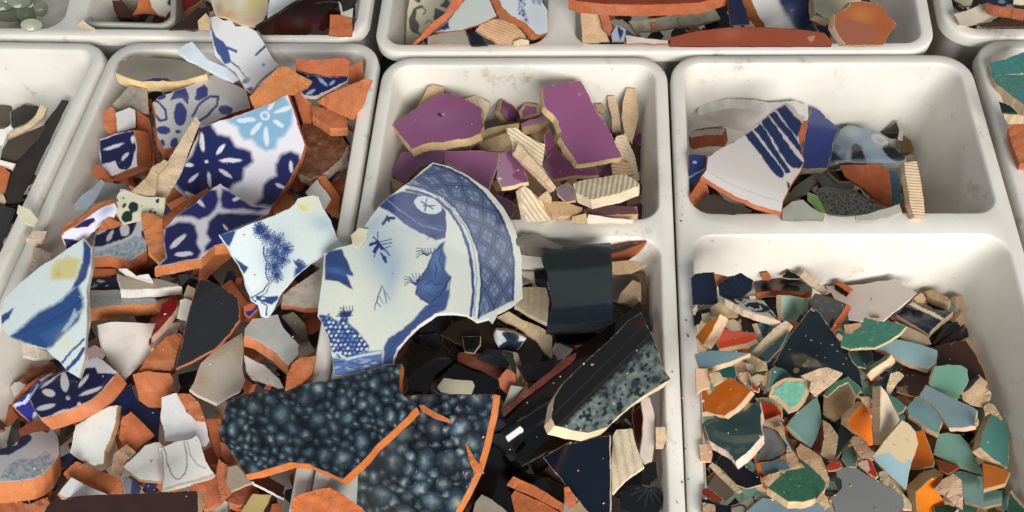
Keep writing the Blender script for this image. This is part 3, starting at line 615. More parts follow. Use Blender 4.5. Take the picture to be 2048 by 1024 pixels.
S('plate_shard', 'white porcelain shard printed with a blue tree and winding path', 'shard', '468,372 580,345 720,290 830,250 950,195 985,160 1010,125 1110,105 1150,112 1180,190 1230,270 1275,390 1320,450 1190,515 1100,570 1000,650 900,770 850,880 810,935 760,925 735,850 690,820 662,740 640,650 600,570 530,460', (-4, 7), 22, body='d2d6d4', top='d6e0dd', bend=(60, 22), lift=.006, grid=1.6,
  ops=[('W', '9fb6c8', (1190, 300, 110, 60, 20, .7)), ('W', 'e0dfb8', (1080, 160, 80, 60, 0, .9)), ('P', 'e2ecec', '590,345 715,300 745,400 780,450 770,560 800,640 770,720 700,765 660,700 640,640 672,600 575,535 540,450', 8), ('P', '2b5088', '466,372 585,343 565,400 545,455 515,440', 5), ('P', '2b5088', '572,530 672,598 640,645', 5), ('W', '7f9cc0', (860, 500, 100, 150, 10, .7))] + tr
  + [('L', '1c3c88', '780,450 772,500 795,560 788,640 812,700 770,760 700,800', 9), ('L', '1c3c88', '800,470 792,520 815,570 806,640 828,700 790,770 740,800', 5), ('P', '2a4c90', '725,790 800,795 870,790 880,810 830,850 760,830 720,815', 4), ('L', '1c3c88', '760,835 800,860 790,930', 9), ('L', '1c3c88', '680,790 720,830', 12)] + ell('d6e0dd', (680, 780, 12, 12, 0), (715, 810, 10, 9, 0), (770, 808, 16, 7, 0), (690, 815, 8, 8, 0))
  + burst(1010, 600, 60, 14, '22428a', 7, -120, 20) + [('P', '2a4c90', '985,665 990,600 1040,590 1110,575 1060,620', 11), ('W', '8fa6bc', (1120, 560, 60, 10, -35, .8)), ('P', 'e0cf70', '1015,165 1045,175 1080,205 1050,212 1018,195', 8)])
view(0, 700, 3.1605)
S('tile_shard', 'small white tile fragment against the left wall below the willow shard', 'shard', '62,235 90,205 150,195 175,215 140,260 95,300', (-2, 12), 40, body='b08a78', top='e0dcd4')
S('tile_shard', 'dark brown clay piece behind the lower navy blossom tile', 'shard', '130,190 190,165 330,70 360,110 350,150 270,170 180,215', (0, 14), 50, body='7a4630')
S('tile_shard', 'terracotta edge slanting behind the lower navy blossom tile', 'shard', '80,330 130,255 260,160 330,135 320,150 200,240 120,310', (0, 14), 50, body='a05c3c')
S('tile_shard', 'bright blue and white tile edge along the left tray wall', 'shard', '78,350 185,262 240,190 330,135 335,160 260,210 190,300 250,440 200,465 130,400', (0, 10), 40, body='a45f3e', top='2c3490', ops=[('L', 'd4dcf0', '80,355 150,335 190,290', 22), ('L', 'c4d4ec', '260,190 330,150', 16), ('E', 'c8d4ec', (235, 420, 30, 36, 20)), ('L', '8fb0dc', '190,300 240,220', 14)])
S('tile_shard', 'dark terracotta piece with a pale chip under the bright blue edge', 'shard', '118,495 200,450 260,430 320,500 200,545 130,550', (0, 14), 40, body='7c4430')
S('tile_shard', 'plain deep navy tile lying in shadow in the middle of the lower heap', 'shard', '690,350 830,210 880,330 940,362 1015,370 1010,450 1000,600 900,560 830,400 770,420', (0, 10), 30, body='b06a44', top='151a44')  # navy set darker to carry the shade of the heap
S('tile_shard', 'terracotta underside showing along the right of the lower heap', 'shard', '1300,440 1400,430 1385,560 1430,600 1500,720 1440,740 1380,700 1330,560', (0, 12), 40, body='a45a3c')
S('tile_shard', 'curved salmon terracotta edge beside the black cell glazed shard', 'shard', '1395,585 1440,600 1490,665 1520,740 1440,715 1400,660', (0, 16), 50, body='c87c5c')
S('tile_shard', 'orange diamond shaped terracotta back of a tile', 'shard', '752,545 770,430 828,388 980,535 950,565 830,655', (0, 14), 50, body='c4703e', jag=.5)
S('tile_shard', 'buff clay piece in shadow behind the crossed white tiles', 'shard', '720,660 800,590 860,650 800,700 760,790 700,770', (0, 12), 40, body='8c6a48')  # clay colour darkened to stand for shade
S('pottery_shard', 'brown clay slab leaning under the white grooved tile', 'shard', '1200,870 1340,720 1440,740 1440,900 1400,960 1300,1010 1260,960', (0, 20), 60, body='a6603c')
S('pottery_shard', 'reddish brown clay block at the lower right of the floral tray', 'shard', '1440,900 1536,860 1600,830 1640,900 1600,960 1500,980 1450,960', (0, 40), 70, body='9c5638')
S('pottery_shard', 'reddish clay slab under the clear glazed buff shard at lower right', 'shard', '1380,690 1440,730 1480,730 1460,900 1400,960 1370,800', (0, 16), 60, body='a05c3c')
S('tile_shard', 'buff grey tile back beside the black cell glazed shard', 'shard', '1440,740 1500,728 1560,800 1600,840 1530,860 1460,895 1430,830', (2, 10), 30, body='a89678', top='a8998a', kind='matte')
S('plate_shard', 'curved white dish fragment with a wavy buff edge in the lower left', 'shard', '455,600 480,480 600,400 690,355 745,350 735,450 700,560 660,640 655,720 600,735 500,690 440,650', (22, 6), 34, body='c08850', top='e4ded6', bend=(60, 30))
S('tile_shard', 'brown clay piece low in the bottom left corner of the floral tray', 'shard', '0,930 80,950 180,975 300,930 330,1000 300,1060 -20,1060', (0, 12), 40, body='b0704c')
S('tile_shard', 'terracotta shard with a small light corner standing near the bottom left', 'shard', '415,760 480,705 500,712 770,820 790,880 780,925 640,935 560,860 450,800', (-12, 20), 60, body='b5673e', jag=.5)
S('tile_shard', 'bright white glazed triangle at the front of the lower terracotta shard', 'shard', '372,905 390,880 450,805 660,905 700,930 400,935', (-8, 10), 30, body='c88c70', top='dfe4ec')
S('tile_shard', 'grey and violet blue tile corner beside the long brown tile', 'shard', '770,815 800,795 900,870 880,915 790,920', (0, 8), 40, body='a08070', top='7c8088', ops=[('P', '39406c', '835,820 900,860 890,920 825,920')])
S('tile_shard', 'white sponged blue tile with a thick folded terracotta edge in the bottom left corner', 'shard', '-60,650 0,625 80,600 180,530 260,470 320,490 360,540 375,600 378,660 330,740 270,790 210,820 100,830 0,840 -60,840', (25, 105), 130, body='cc7c50', top='dcd8da', bend=(40, 10),
  ops=[('L', '2c2f5c', '-20,640 50,635 110,605 170,560', 58), ('E', 'dcd8da', (90, 585, 25, 18, -30)), ('P', '2a2f6a', '270,490 320,500 300,525 275,520'), ('S', '6d98aa', '0,810 50,730 120,690 220,690 290,640 350,690 330,740 240,800 100,830', .7), ('E', 'c8ccc8', (130, 760, 22, 30, 0))])
S('tile_shard', 'lower navy blossom tile with white petals and a broad curved terracotta edge', 'shard', '185,310 240,230 340,170 440,130 520,110 530,65 620,42 680,90 745,140 700,200 640,270 560,330 500,355 430,390 345,415 260,432 215,380', (56, 62), 96, body='c67a4e', top='ddd9dc', bend=(-30, 8),
  ops=[('P', '1a1c50', '190,310 240,230 350,170 470,120 600,110 620,150 740,150 700,190 640,270 560,330 500,352 430,380 345,412 262,430 215,380', 4)] + ell('d9d4d8', (410, 205, 60, 26, 85), (530, 197, 50, 13, -52), (310, 273, 42, 22, 15), (575, 262, 75, 12, -22), (290, 360, 60, 16, -15), (430, 305, 14, 14, 0), (385, 395, 50, 10, -20), (500, 350, 12, 20, 20), (310, 205, 60, 8, -35)) + ell('1a1c50', (432, 300, 6, 6, 0)))
S('tile_shard', 'white tile with a broken orange flake at its right, near the lower middle', 'shard', '1020,300 1115,270 1150,300 1180,390 1240,440 1300,455 1330,575 1300,620 1200,590 1100,585 1040,580 1030,480 1015,440', (4, 10), 30, body='c27a54', top='e8e3dc')
S('tile_shard', 'orange clay flake exposed on the shoulder of a white tile', 'shard', '1115,272 1200,280 1255,330 1285,400 1303,455 1240,445 1190,400 1150,330', (2, 6), 20, body='b96c40')
S('tile_shard', 'plain white tile lying under the grooved white tile', 'shard', '775,738 850,670 915,600 1010,585 1060,640 1060,830 960,830 880,822', (0, 14), 34, body='a57a58', top='ddd6cc')
S('tile_shard', 'white tile with two raised grey grooved loops', 'shard', '1000,620 1100,585 1180,570 1245,540 1280,620 1300,700 1362,790 1200,850 1020,895 1035,780', (0, 12), 30, body='c5bcae', top='ece8e2',
  ops=[('L', '8c867f', '1035,600 1050,680 1075,770 1110,815 1140,815 1170,780 1185,720 1175,640 1165,580', 9), ('L', 'aaa49c', '1185,580 1200,660 1240,720 1300,750', 8), ('L', 'c2bcb4', '1020,890 1140,850 1300,810 1360,785', 18), ('L', 'a8a29a', '1022,640 1032,760', 11)])
S('tile_shard', 'long dark brown glazed tile with a buff end along the bottom edge', 'shard', '270,1030 330,960 400,930 600,915 900,905 1180,890 1250,895 1255,960 1255,1060 200,1080', (24, 6), 34, body='c4ac88', top='3c2420', bend=(0, 20))
view(440, 860, 6.243)
S('pottery_shard', 'mustard buff tile strip at the lower right of the floral tray', 'shard', '410,790 520,800 640,810 560,960 520,1060 240,1060 300,960', (10, 10), 60, body='a8905c', top='ad9760', kind='matte')
S('tile_shard', 'dark brown glazed tile with a white chipped edge by the tray rim', 'shard', '400,640 500,555 640,590 815,700 800,860 700,810 560,730 430,670', (-10, 20), 60, body='d4ccbe', top='3a211c')
S('pottery_shard', 'brown clay end block in the bottom right corner of the floral tray', 'shard', '650,920 780,900 775,1060 640,1060', (-10, 4), 40, body='9c5030')
view(0, 460, 2.56)
S('pottery_shard', 'buff plaster lump behind the blue brushed porcelain shard', 'shard', '175,100 210,90 300,140 240,190 150,240 165,170', (-6, 20), 50, body='d8c8b4', jag=1.2)
S('tile_shard', 'small cream clay chip lying on the left rim of the floral tray', 'shard', '135,45 175,5 242,5 232,40 215,52', (-2, 18), 40, body='dcc4ac', z=.012)
S('pottery_shard', 'cream plaster piece under the tip of the blue brushed porcelain shard', 'shard', '108,575 230,620 300,650 180,655 120,640', (-2, 14), 50, body='d8cfb8')
S('plate_shard', 'long porcelain shard with broad blue brush bands and a yellow stain', 'shard', '5,440 20,360 100,270 200,190 330,110 430,42 470,90 466,200 445,320 445,500 435,640 405,758 340,720 300,670 230,610 150,585 60,555 5,500', (12, 6), 22, body='cfc6bf', top='ccd8d6', bend=(-62, 16), lift=.01,
  ops=[('P', '24508e', '50,550 130,480 200,420 300,370 400,280 420,330 430,400 350,470 330,530 260,600 230,618 140,585', 11), ('P', '2a4888', '425,50 470,90 466,160 440,250 400,290 370,300 395,240 420,170 430,100', 5), ('L', '16336c', '60,545 160,500 250,470 330,430 430,350', 4), ('P', '2f5f9c', '200,540 330,470 420,420 400,470 300,560 260,600', 8), ('P', '284a8c', '8,440 72,398 50,450 5,490', 4), ('L', '2a4c96', '318,680 360,630 430,560', 12), ('L', '2a4c96', '345,715 400,655 432,610', 20), ('W', 'c9b45c', (330, 200, 60, 38, 0, .55)), ('P', 'c9bf86', '285,160 350,135 415,150 390,250 260,255 265,200', 11), ('W', 'b49a3c', (300, 225, 14, 22, 0, .6)), ('W', 'd6d2a4', (340, 580, 40, 50, 0, .5)), ('P', '9ab0b4', '350,470 385,400 400,440 340,520 315,520', 4)])
# ================================================================ tray at the left edge
view(0, 180, 3.937)
S('tile_shard', 'large dark brown slab standing along the right side of the left edge tray', 'shard', '490,78 545,85 440,300 290,620 160,880 60,900 30,760 60,600 150,520 300,340 380,230 440,150', (-10, 14), 40, body='3a3028', top='322b27', kind='matte')
S('tile_shard', 'brown grey slab at the far left in the left edge tray', 'shard', '-100,120 80,130 85,230 60,290 -100,300', (0, 14), 40, body='6a6152', top='585044', kind='matte')
S('tile_shard', 'taupe upright slab with a dark top behind the cream rim', 'shard', '80,170 120,150 200,105 310,128 290,190 190,270 90,310', (-4, 10), 40, body='8a8070', top='443e38', kind='matte')
S('tile_shard', 'grey brown slab in the middle of the left edge tray', 'shard', '20,470 60,400 180,340 290,300 380,260 300,380 180,520 80,600 0,560', (0, 14), 40, body='4c4238', top='443a30', kind='matte')
S('pottery_shard', 'curved cream pottery rim in the left edge tray', 'shard', '318,115 374,140 340,210 260,280 180,330 100,368 20,392 -30,400 -30,350 60,345 130,315 220,265 280,200', (3, 14), 50, body='c9bd9c', jag=.4)
S('tile_shard', 'white chipped tile at the left frame edge in the left edge tray', 'shard', '-60,330 40,300 80,278 100,300 60,340 30,430 -40,440', (0, 10), 40, body='dcd8cc', top='d8d6d0')
S('tile_shard', 'thin white wedge with a terracotta underside in the left edge tray', 'shard', '-60,540 0,550 60,565 125,580 100,630 50,600 -60,570', (0, 10), 40, body='dcd4c8', top='dcd6ca')
S('pottery_shard', 'terracotta piece at the left frame edge under the white wedge', 'shard', '-60,590 20,600 80,650 60,720 40,800 -60,780', (0, 16), 50, body='a85a34')
S('tile_shard', 'cream edge chip below the terracotta piece in the left edge tray', 'shard', '-40,820 30,830 50,880 30,900 -40,870', (0, 12), 40, body='b8ad90')
S('tile_shard', 'dark grey slate tile at the bottom of the left edge tray', 'shard', '-120,890 0,895 60,915 130,940 100,1020 20,1200 -120,1240', (0, 8), 30, body='33302c', top='292a2b', kind='matte')
# ================================================================ purple compartment
CB = 'd2b48c'
view(760, 120, 3.0123)
def rib(label, o, side=(0, 14), tf=40, a=0, per=17, amp=2.2, body='dac8aa', **k): return S('tile_shard', label, 'shard', o, side, tf, body=body, ribs=(a, per, amp), **k)
S('tile_shard', 'cream clay tile back peeping out behind the left purple shard', 'shard', '225,280 260,225 290,160 320,148 380,165 382,200 320,250 270,280', (0, 14), 50, body='b79c74')
rib('ribbed cream tile back behind the right tip of the left purple shard', '510,235 580,212 665,262 650,320 625,380 610,300 550,255', (0, 12), 40, 60, 16, 2)
S('tile_shard', 'small purple shard with a cream left edge behind the middle of the compartment', 'shard', '715,310 740,243 800,275 840,330 870,370 820,380 760,375', (-26, 6), 40, body='b4946a', top='6c3c62')
S('tile_shard', 'small cream cornered purple shard tucked beside the tall purple shard', 'shard', '835,310 870,262 900,258 955,275 965,325 900,350 850,355', (0, 12), 40, body='b4946a', top='985a84', inset=6)
S('tile_shard', 'cream clay block with a purple top under the cornered shard', 'shard', '850,385 900,355 980,345 1010,365 960,385 860,405', (0, 50), 60, body='b28a5c', top='985a84')
S('tile_shard', 'purple sliver in shadow under the tall purple shard', 'shard', '990,445 1030,430 1050,500 1040,560 1000,575', (-6, 6), 40, body=CB, top='985a84')
S('tile_shard', 'cream tile back lying flat behind the long ribbed strip', 'shard', '600,455 650,415 770,385 838,378 836,410 760,440 640,490 590,500', (-2, 12), 40, body='c0a478')
S('tile_shard', 'rough tan clay lump in the middle of the purple compartment', 'shard', '590,500 680,460 780,430 790,500 740,545 650,550 600,530', (-2, 10), 50, body='9c7c56', jag=1.2)
S('pottery_shard', 'upright cream tile on its edge by the right wall, rearmost', 'shard', '1485,168 1540,172 1550,280 1558,350 1520,500 1475,480 1460,340 1465,260', (-4, 10), 40, body='c4a880')
S('pottery_shard', 'pale grey white tile standing on edge near the right wall', 'shard', '1370,212 1415,215 1435,270 1450,350 1450,430 1400,440 1395,340 1378,270', (-2, 12), 40, body='b8ad90')
S('tile_shard', 'buff scrap behind the tall purple shard', 'shard', '1295,270 1340,265 1365,300 1340,330 1310,310', (0, 8), 40, body='a48a68')
rib('ribbed cream strip standing by the right wall below the upright tiles', '1425,460 1480,445 1530,560 1565,720 1545,740 1505,690 1440,600 1410,500', (-8, 6), 30, 20, 15, 2)
rib('dark ribbed tile back beside the lower right corner of the tall purple shard', '1395,630 1450,600 1500,620 1530,690 1470,700 1400,690', (0, 12), 40, 5, 14, 2, body='a88c66')
S('tile_shard', 'mauve shard half hidden in the left corner by the plate', 'shard', '72,665 130,560 330,545 470,530 550,520 540,545 400,560 380,610 250,640 180,700 150,740 100,720', (0, 12), 40, body='a88456', top='8c5c82')
S('tile_shard', 'cream clay bit under the mauve shard at the left wall', 'shard', '75,710 140,740 150,760 90,790 70,760', (0, 12), 40, body='a48458')
S('tile_shard', 'buff tile back in shadow in the centre of the purple compartment', 'shard', '665,730 830,700 900,660 990,770 960,820 880,800 800,760 700,790', (0, 16), 40, body='8e6c46')  # clay tone lowered for the shade in the pile
rib('ribbed cream tile fragment below the centre, partly under the small purple shard', '845,780 870,755 960,830 1055,965 880,975', (-28, 10), 40, 55, 20, 2)
S('tile_shard', 'dark purple shard beside the plate rim at the front of the compartment', 'shard', '690,800 800,850 820,900 780,950 740,930 700,880', (6, 14), 30, body=CB, top='985a84')
S('tile_shard', 'tan clay slab lying across the front of the purple compartment', 'shard', '985,855 1100,850 1220,890 1180,935 1080,940 1040,930', (0, 28), 50, body='aa8150')
S('tile_shard', 'small cream shard wedged in front of the long strip', 'shard', '950,830 1010,782 1035,830 1030,860 985,850', (0, 10), 40, body='b99b72')
S('tile_shard', 'grey mauve tile in shadow right of the long strip', 'shard', '1060,770 1130,740 1170,780 1180,850 1120,860 1070,810', (0, 10), 40, body=CB, top='6d5a60', kind='matte')
S('tile_shard', 'brown clay bar along the front wall on the right', 'shard', '1230,900 1370,875 1550,880 1555,930 1400,935 1250,930', (0, 34), 60, body='946a44', top='6c4c50')
S('tile_shard', 'flat white tile edge at the front wall of the purple compartment', 'shard', '1255,928 1400,950 1530,962 1520,985 1240,985', (0, 8), 40, body='dcd0bc', top='ddd4c6')
S('tile_shard', 'beige tile corner beside the flat white edge', 'shard', '1160,945 1240,925 1250,985 1150,985', (0, 8), 40, body='a98c68')
S('tile_shard', 'squarish purple shard in front with a thin cream right edge', 'shard', '392,550 500,548 610,545 720,560 705,640 680,700 655,785 560,720 470,660 385,620', (8, 5), 26, body=CB, top='a0648c')
S('tile_shard', 'small purple shard with a wavy cream front edge and white chip', 'shard', '712,640 730,560 790,545 850,590 895,735 840,745 795,760 735,765 705,700', (0, 22), 36, body=CB, top='844a70', ops=[('P', 'd8c4c8', '708,710 735,712 725,722 710,722')])
S('tile_shard', 'purple shard peeking from under the tall purple shard', 'shard', '978,635 1020,570 1055,515 1130,600 1200,660 1300,650 1320,695 1150,705 1042,722', (-2, 16), 30, body=CB, top='8c5078')
rib('long ribbed cream strip slanting down the middle', '762,412 820,408 870,450 990,510 985,560 975,640 1060,770 1030,790 920,680 800,565 795,500', (-4, 14), 40, 35, 16, 2.4, lift=.006)
S('tile_shard', 'smooth pinkish edge of the long ribbed strip', 'shard', '830,500 850,520 960,640 1062,765 1045,790 940,690 800,565 815,545', (-2, 8), 30, body='c09c80', jag=.4)
rib('large ribbed cream tile back at the right front', '1160,745 1230,720 1380,700 1480,685 1560,740 1555,760 1440,800 1270,845 1180,800', (8, 58), 76, 100, 23, 2.4)
S('tile_shard', 'broad left purple shard with a scratched patch and a blue speck', 'shard', '78,395 130,355 220,290 300,240 380,195 430,205 540,250 625,295 612,340 628,400 610,440 550,465 400,490 270,510 190,540 150,490', (10, 44), 62, body='dcbd92', top='985a84', lift=.006, jag=1,
  ops=[('W', 'a27494', (370, 350, 130, 50, -10, .5)), ('W', '8c5c80', (450, 400, 140, 60, 0, .5)), ('E', '2a2f6c', (362, 330, 18, 10, 20)), ('E', 'b8c4d8', (380, 326, 9, 5, 10)), ('E', 'c8b0c0', (210, 368, 3, 3, 0))])
S('tile_shard', 'tall purple shard standing over the others with a stepped cream left edge', 'shard', '978,170 1020,155 1120,135 1208,125 1245,190 1320,320 1380,430 1440,540 1462,592 1300,615 1190,628 1150,570 1085,470 1085,430 1060,350 985,280', (-20, 30), 50, body='dcbd92', top='9a5a84', lift=.018, jag=1,
  ops=[('E', 'c8b4c4', (1200, 206, 6, 4, 0)), ('E', 'd0c0cc', (1432, 523, 8, 5, 40))])
# ================================================================ dark compartment
view(780, 450, 2.56)
S('tile_shard', 'light grey flat tile leaning on the divider wall beside the plate rim', 'shard', '645,72 685,38 750,45 890,110 885,130 800,120 700,110 650,100', (0, 50), 70, body='6c655c', top='87827a', kind='matte')
S('tile_shard', 'terracotta backed dark sliver pointing right behind the folded black shard', 'shard', '1100,130 1220,95 1315,82 1300,110 1200,190 1120,220', (0, 10), 40, body='9c4e28', top='9c5026', kind='mattattr', ops=[('P', '252228', '1090,135 1220,95 1315,82 1240,115 1140,150')])
S('tile_shard', 'tan clay block near the right wall behind the folded black shard', 'shard', '1110,190 1240,178 1310,200 1230,240 1140,245', (4, 12), 40, body='a4845c')
S('tile_shard', 'mauve grey tile at the right wall of the dark compartment', 'shard', '1130,260 1200,252 1240,275 1200,330 1160,390 1140,380', (0, 10), 40, body='8a6a58', top='6a5a5c', kind='matte')
S('tile_shard', 'brown upright tile strip against the right wall', 'shard', '1255,250 1310,245 1315,350 1320,460 1290,460 1275,320', (0, 10), 30, body='7a5c48')
S('tile_shard', 'blue black tile edge against the right wall below the brown strip', 'shard', '1290,460 1330,458 1340,540 1300,520', (0, 10), 30, body='2a2c34', top='1a2436')
S('tile_shard', 'beige standing wedge behind the speckled pottery shard', 'shard', '1165,395 1180,350 1240,282 1282,300 1285,420 1270,430 1210,400', (-2, 10), 40, body='b8a888')
S('tile_shard', 'small cream edge beside the plate rim above the ribbed tile', 'shard', '672,235 735,238 742,310 720,285 680,265', (0, 10), 40, body='dacdb4', top='d8ccb6')
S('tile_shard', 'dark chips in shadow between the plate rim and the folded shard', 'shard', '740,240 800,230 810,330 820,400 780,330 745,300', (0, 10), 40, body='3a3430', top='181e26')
S('tile_shard', 'dark chocolate glazed tile spreading under the plate edge', 'shard', '260,560 330,500 440,460 560,480 700,560 790,640 815,690 780,760 650,720 500,660 330,600', (0, 12), 40, body='5a3c2c', top='2c211c')
S('tile_shard', 'long cream broken edge running below the ribbed tile', 'shard', '550,470 610,445 700,490 800,530 830,570 830,680 790,650 740,590 640,520', (-2, 10), 40, body='ccb48e', jag=1.2)
rib('ribbed cream tile tucked between the plate rim and the folded shard', '640,410 682,315 800,320 812,380 805,500 720,460', (-2, 20), 40, 90, 26, 2)
S('tile_shard', 'deep navy black shard in the shadow left of centre', 'shard', '370,570 465,568 462,610 430,660 380,650', (4, 8), 30, body='b8a890', top='0e1014')
S('tile_shard', 'terracotta rod shaped broken edge running left to right in the dark heap', 'shard', '345,655 370,650 470,690 600,740 590,780 500,760 350,690', (0, 10), 40, body='6c3828')
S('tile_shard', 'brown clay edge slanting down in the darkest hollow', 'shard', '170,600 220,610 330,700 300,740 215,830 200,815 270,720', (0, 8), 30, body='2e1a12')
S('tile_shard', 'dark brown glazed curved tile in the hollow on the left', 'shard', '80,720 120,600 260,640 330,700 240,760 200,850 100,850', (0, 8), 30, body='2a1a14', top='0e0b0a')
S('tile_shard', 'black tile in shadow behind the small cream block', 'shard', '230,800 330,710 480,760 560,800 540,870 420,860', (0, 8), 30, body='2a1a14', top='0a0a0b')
S('tile_shard', 'blue black wood grained tile right of the terracotta rod', 'shard', '440,680 500,635 575,640 600,690 610,740 540,720', (0, 8), 30, body='4a3024', top='1c232c')
S('tile_shard', 'navy tile with a cream top edge lying in the dark heap', 'shard', '530,560 545,535 640,550 700,580 645,655 560,640 535,600', (0, -12), 30, body='d0c4ac', top='1e2c3c')
S('tile_shard', 'dark tile with a bright cream right edge in the dark heap', 'shard', '570,640 630,650 650,720 650,830 625,740 600,690', (26, 4), 34, body='c4bba4', top='22282c')
S('tile_shard', 'small rust orange block beside the cream edged dark tile', 'shard', '555,790 600,735 640,760 648,820 605,870 565,830', (0, 8), 40, body='a4562c')
S('tile_shard', 'white tile scrap right of the dark heap centre', 'shard', '830,640 850,595 935,635 920,655 860,685', (0, 8), 40, body='b8b0a0', top='c4beb2')
S('tile_shard', 'small cream tile block with an orange fleck in the dark hollow', 'shard', '242,830 275,785 420,800 430,820 415,862 330,862 260,850', (0, 6), 40, body='d2cab4', top='d3ccb6')
S('tile_shard', 'reddish brown shadowed block under the black rim piece', 'shard', '940,600 1040,590 1000,640 950,660', (0, 10), 40, body='6c3c26')
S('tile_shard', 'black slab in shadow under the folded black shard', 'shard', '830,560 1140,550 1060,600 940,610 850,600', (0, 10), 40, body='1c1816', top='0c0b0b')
S('tile_shard', 'pale grey triangular tile below the rust orange block', 'shard', '570,945 620,820 682,828 640,890', (0, 6), 30, body='b0a898', top='b8b4ac')
S('tile_shard', 'black glazed slab filling the gap right of the heap centre', 'shard', '650,720 830,690 850,740 760,800 700,800', (0, 8), 30, body='4a2c20', top='18130f')
S('tile_shard', 'folded black glazed shard with painted blue sheen bands standing upright', 'shard', '775,155 900,115 1000,100 1128,90 1138,200 1142,400 1146,500 1060,545 800,555 830,400 820,320 795,220', (-4, 6), 22, body='1c1c1e', top='2a3234', bend=(2, 22), lift=.015,
  ops=[('P', '1c2222', '775,150 1128,85 1138,205 960,230 800,235', 8), ('P', '142430', '815,430 1146,400 1146,500 800,520', 6), ('L', '26384a', '810,515 960,510 1140,480', 10), ('L', '2e3c48', '820,410 980,405 1142,390', 6)])  # dark and blue sheen bands painted into the glaze colour
S('pottery_shard', 'black glazed bowl rim arching from the right wall down to the window reflection', 'shard', '568,985 660,880 800,760 950,640 1060,560 1150,500 1280,390 1300,480 1120,620 980,740 860,860 760,960 640,1080', (2, 10), 30, body='4a2e22', top='1c1412', bend=(-40, 70))
view(780, 700, 3.16)
S('tile_shard', 'terracotta edge of the long black bowl rim', 'shard', '700,385 840,270 960,180 1090,60 1180,10 1170,50 1080,130 950,230 830,320 720,420', (0, 6), 24, body='643428')
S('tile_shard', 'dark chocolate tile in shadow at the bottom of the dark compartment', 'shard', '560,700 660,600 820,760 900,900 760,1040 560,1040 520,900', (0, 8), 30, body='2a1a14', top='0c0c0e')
S('tile_shard', 'black leaf patterned tile in the lower right corner of the dark compartment', 'shard', '1450,900 1560,850 1700,870 1730,930 1700,1020 1560,1040 1460,1000', (0, 8), 30, body='1a1a1c', top='121316', ops=burst(1640, 870, 110, 14, '34383a', 7))
S('tile_shard', 'black tile against the right wall below the white curved strip', 'shard', '1600,720 1680,700 1690,800 1640,860 1590,850', (0, 8), 30, body='1a1a1c', top='101214')
S('tile_shard', 'cream hexagonal tile end by the right wall near the bottom', 'shard', '1680,490 1740,485 1750,560 1725,620 1680,620', (-2, 8), 40, body='c8ac8c')
S('plate_shard', 'dark crimson shard showing beside the white curved strip', 'shard', '1530,400 1590,340 1600,470 1590,620 1560,640 1540,500', (0, 6), 30, body='b09080', top='520c12')
S('plate_shard', 'curved white china strip standing at the right wall', 'shard', '1580,290 1640,300 1668,400 1675,560 1655,700 1610,720 1575,670 1595,560 1600,420', (-3, 4), 24, body='cfc0b0', top='cdbfb4', bend=(80, 12))
rib('ribbed buff tile back beside the dark blue triangle', '1408,545 1430,500 1530,500 1560,620 1605,735 1480,830 1405,905 1400,700', (4, 12), 34, 80, 42, 3)
S('tile_shard', 'large dark blue glossy triangle with a thin cream right edge', 'shard', '970,680 1100,600 1280,560 1390,540 1392,700 1395,900 1390,1060 1280,1060 1180,940 1060,790', (7, 3), 18, body='d2c6b0', top='0e1a2a')
S('tile_shard', 'black slab behind the bent orange edged piece', 'shard', '760,800 850,770 1000,810 1110,870 1100,980 960,900', (0, 8), 30, body='5c3020', top='151311')
S('tile_shard', 'bent terracotta edged black piece at the bottom centre', 'shard', '780,800 900,850 1000,910 1100,975 1095,1020 980,960 870,910 740,850', (-2, 8), 40, body='c0683e', jag=.6)
S('pottery_shard', 'hollow terracotta bowl piece at the bottom centre', 'shard', '765,920 790,890 960,960 1100,1040 1060,1080 800,1080', (0, 8), 40, body='a85a36')
S('tile_shard', 'small terracotta spur standing beside the dark blue triangle', 'shard', '1100,870 1130,865 1180,940 1175,985 1130,1010 1100,960', (0, 10), 40, body='b4623a')
S('tile_shard', 'grey tile corner at the bottom beside the tall orange edge', 'shard', '540,960 580,910 640,940 690,980 760,1040 520,1050', (0, 8), 30, body='b0a490', top='a89e90')
S('pottery_shard', 'glossy black curved bowl wall reflecting the window', 'shard', '705,510 800,430 950,330 1010,300 1080,420 1150,560 1000,640 830,730 770,620', (2, 10), 24, body='2c1c18', top='050506', bend=(-32, 60))
S('pottery_shard', 'speckled grey pottery shard with a thick cream rim and dark rolled lip', 'shard', '1040,290 1100,200 1250,60 1400,-80 1500,-180 1585,-240 1620,-160 1640,-120 1690,-10 1730,115 1775,185 1600,290 1440,420 1380,490 1255,525 1150,510 1040,480 1015,430', (-46, 52), 84, body='dcc8a0', top='4a5456', bend=(-42, 60), lift=.016, grid=2.2,
  ops='speckle')
S('tile_shard', 'short rounded black glazed end added on the bowl wall to mirror the window as a glint', 'shard', '702,512 745,482 800,455 845,500 835,575 790,638 745,580', (-7, -10), 34, body='241a18', top='060608', bend=(-34, 26), lift=.004, jag=.3)  # extra piece, tilted and bent so the bowl shows a window glint
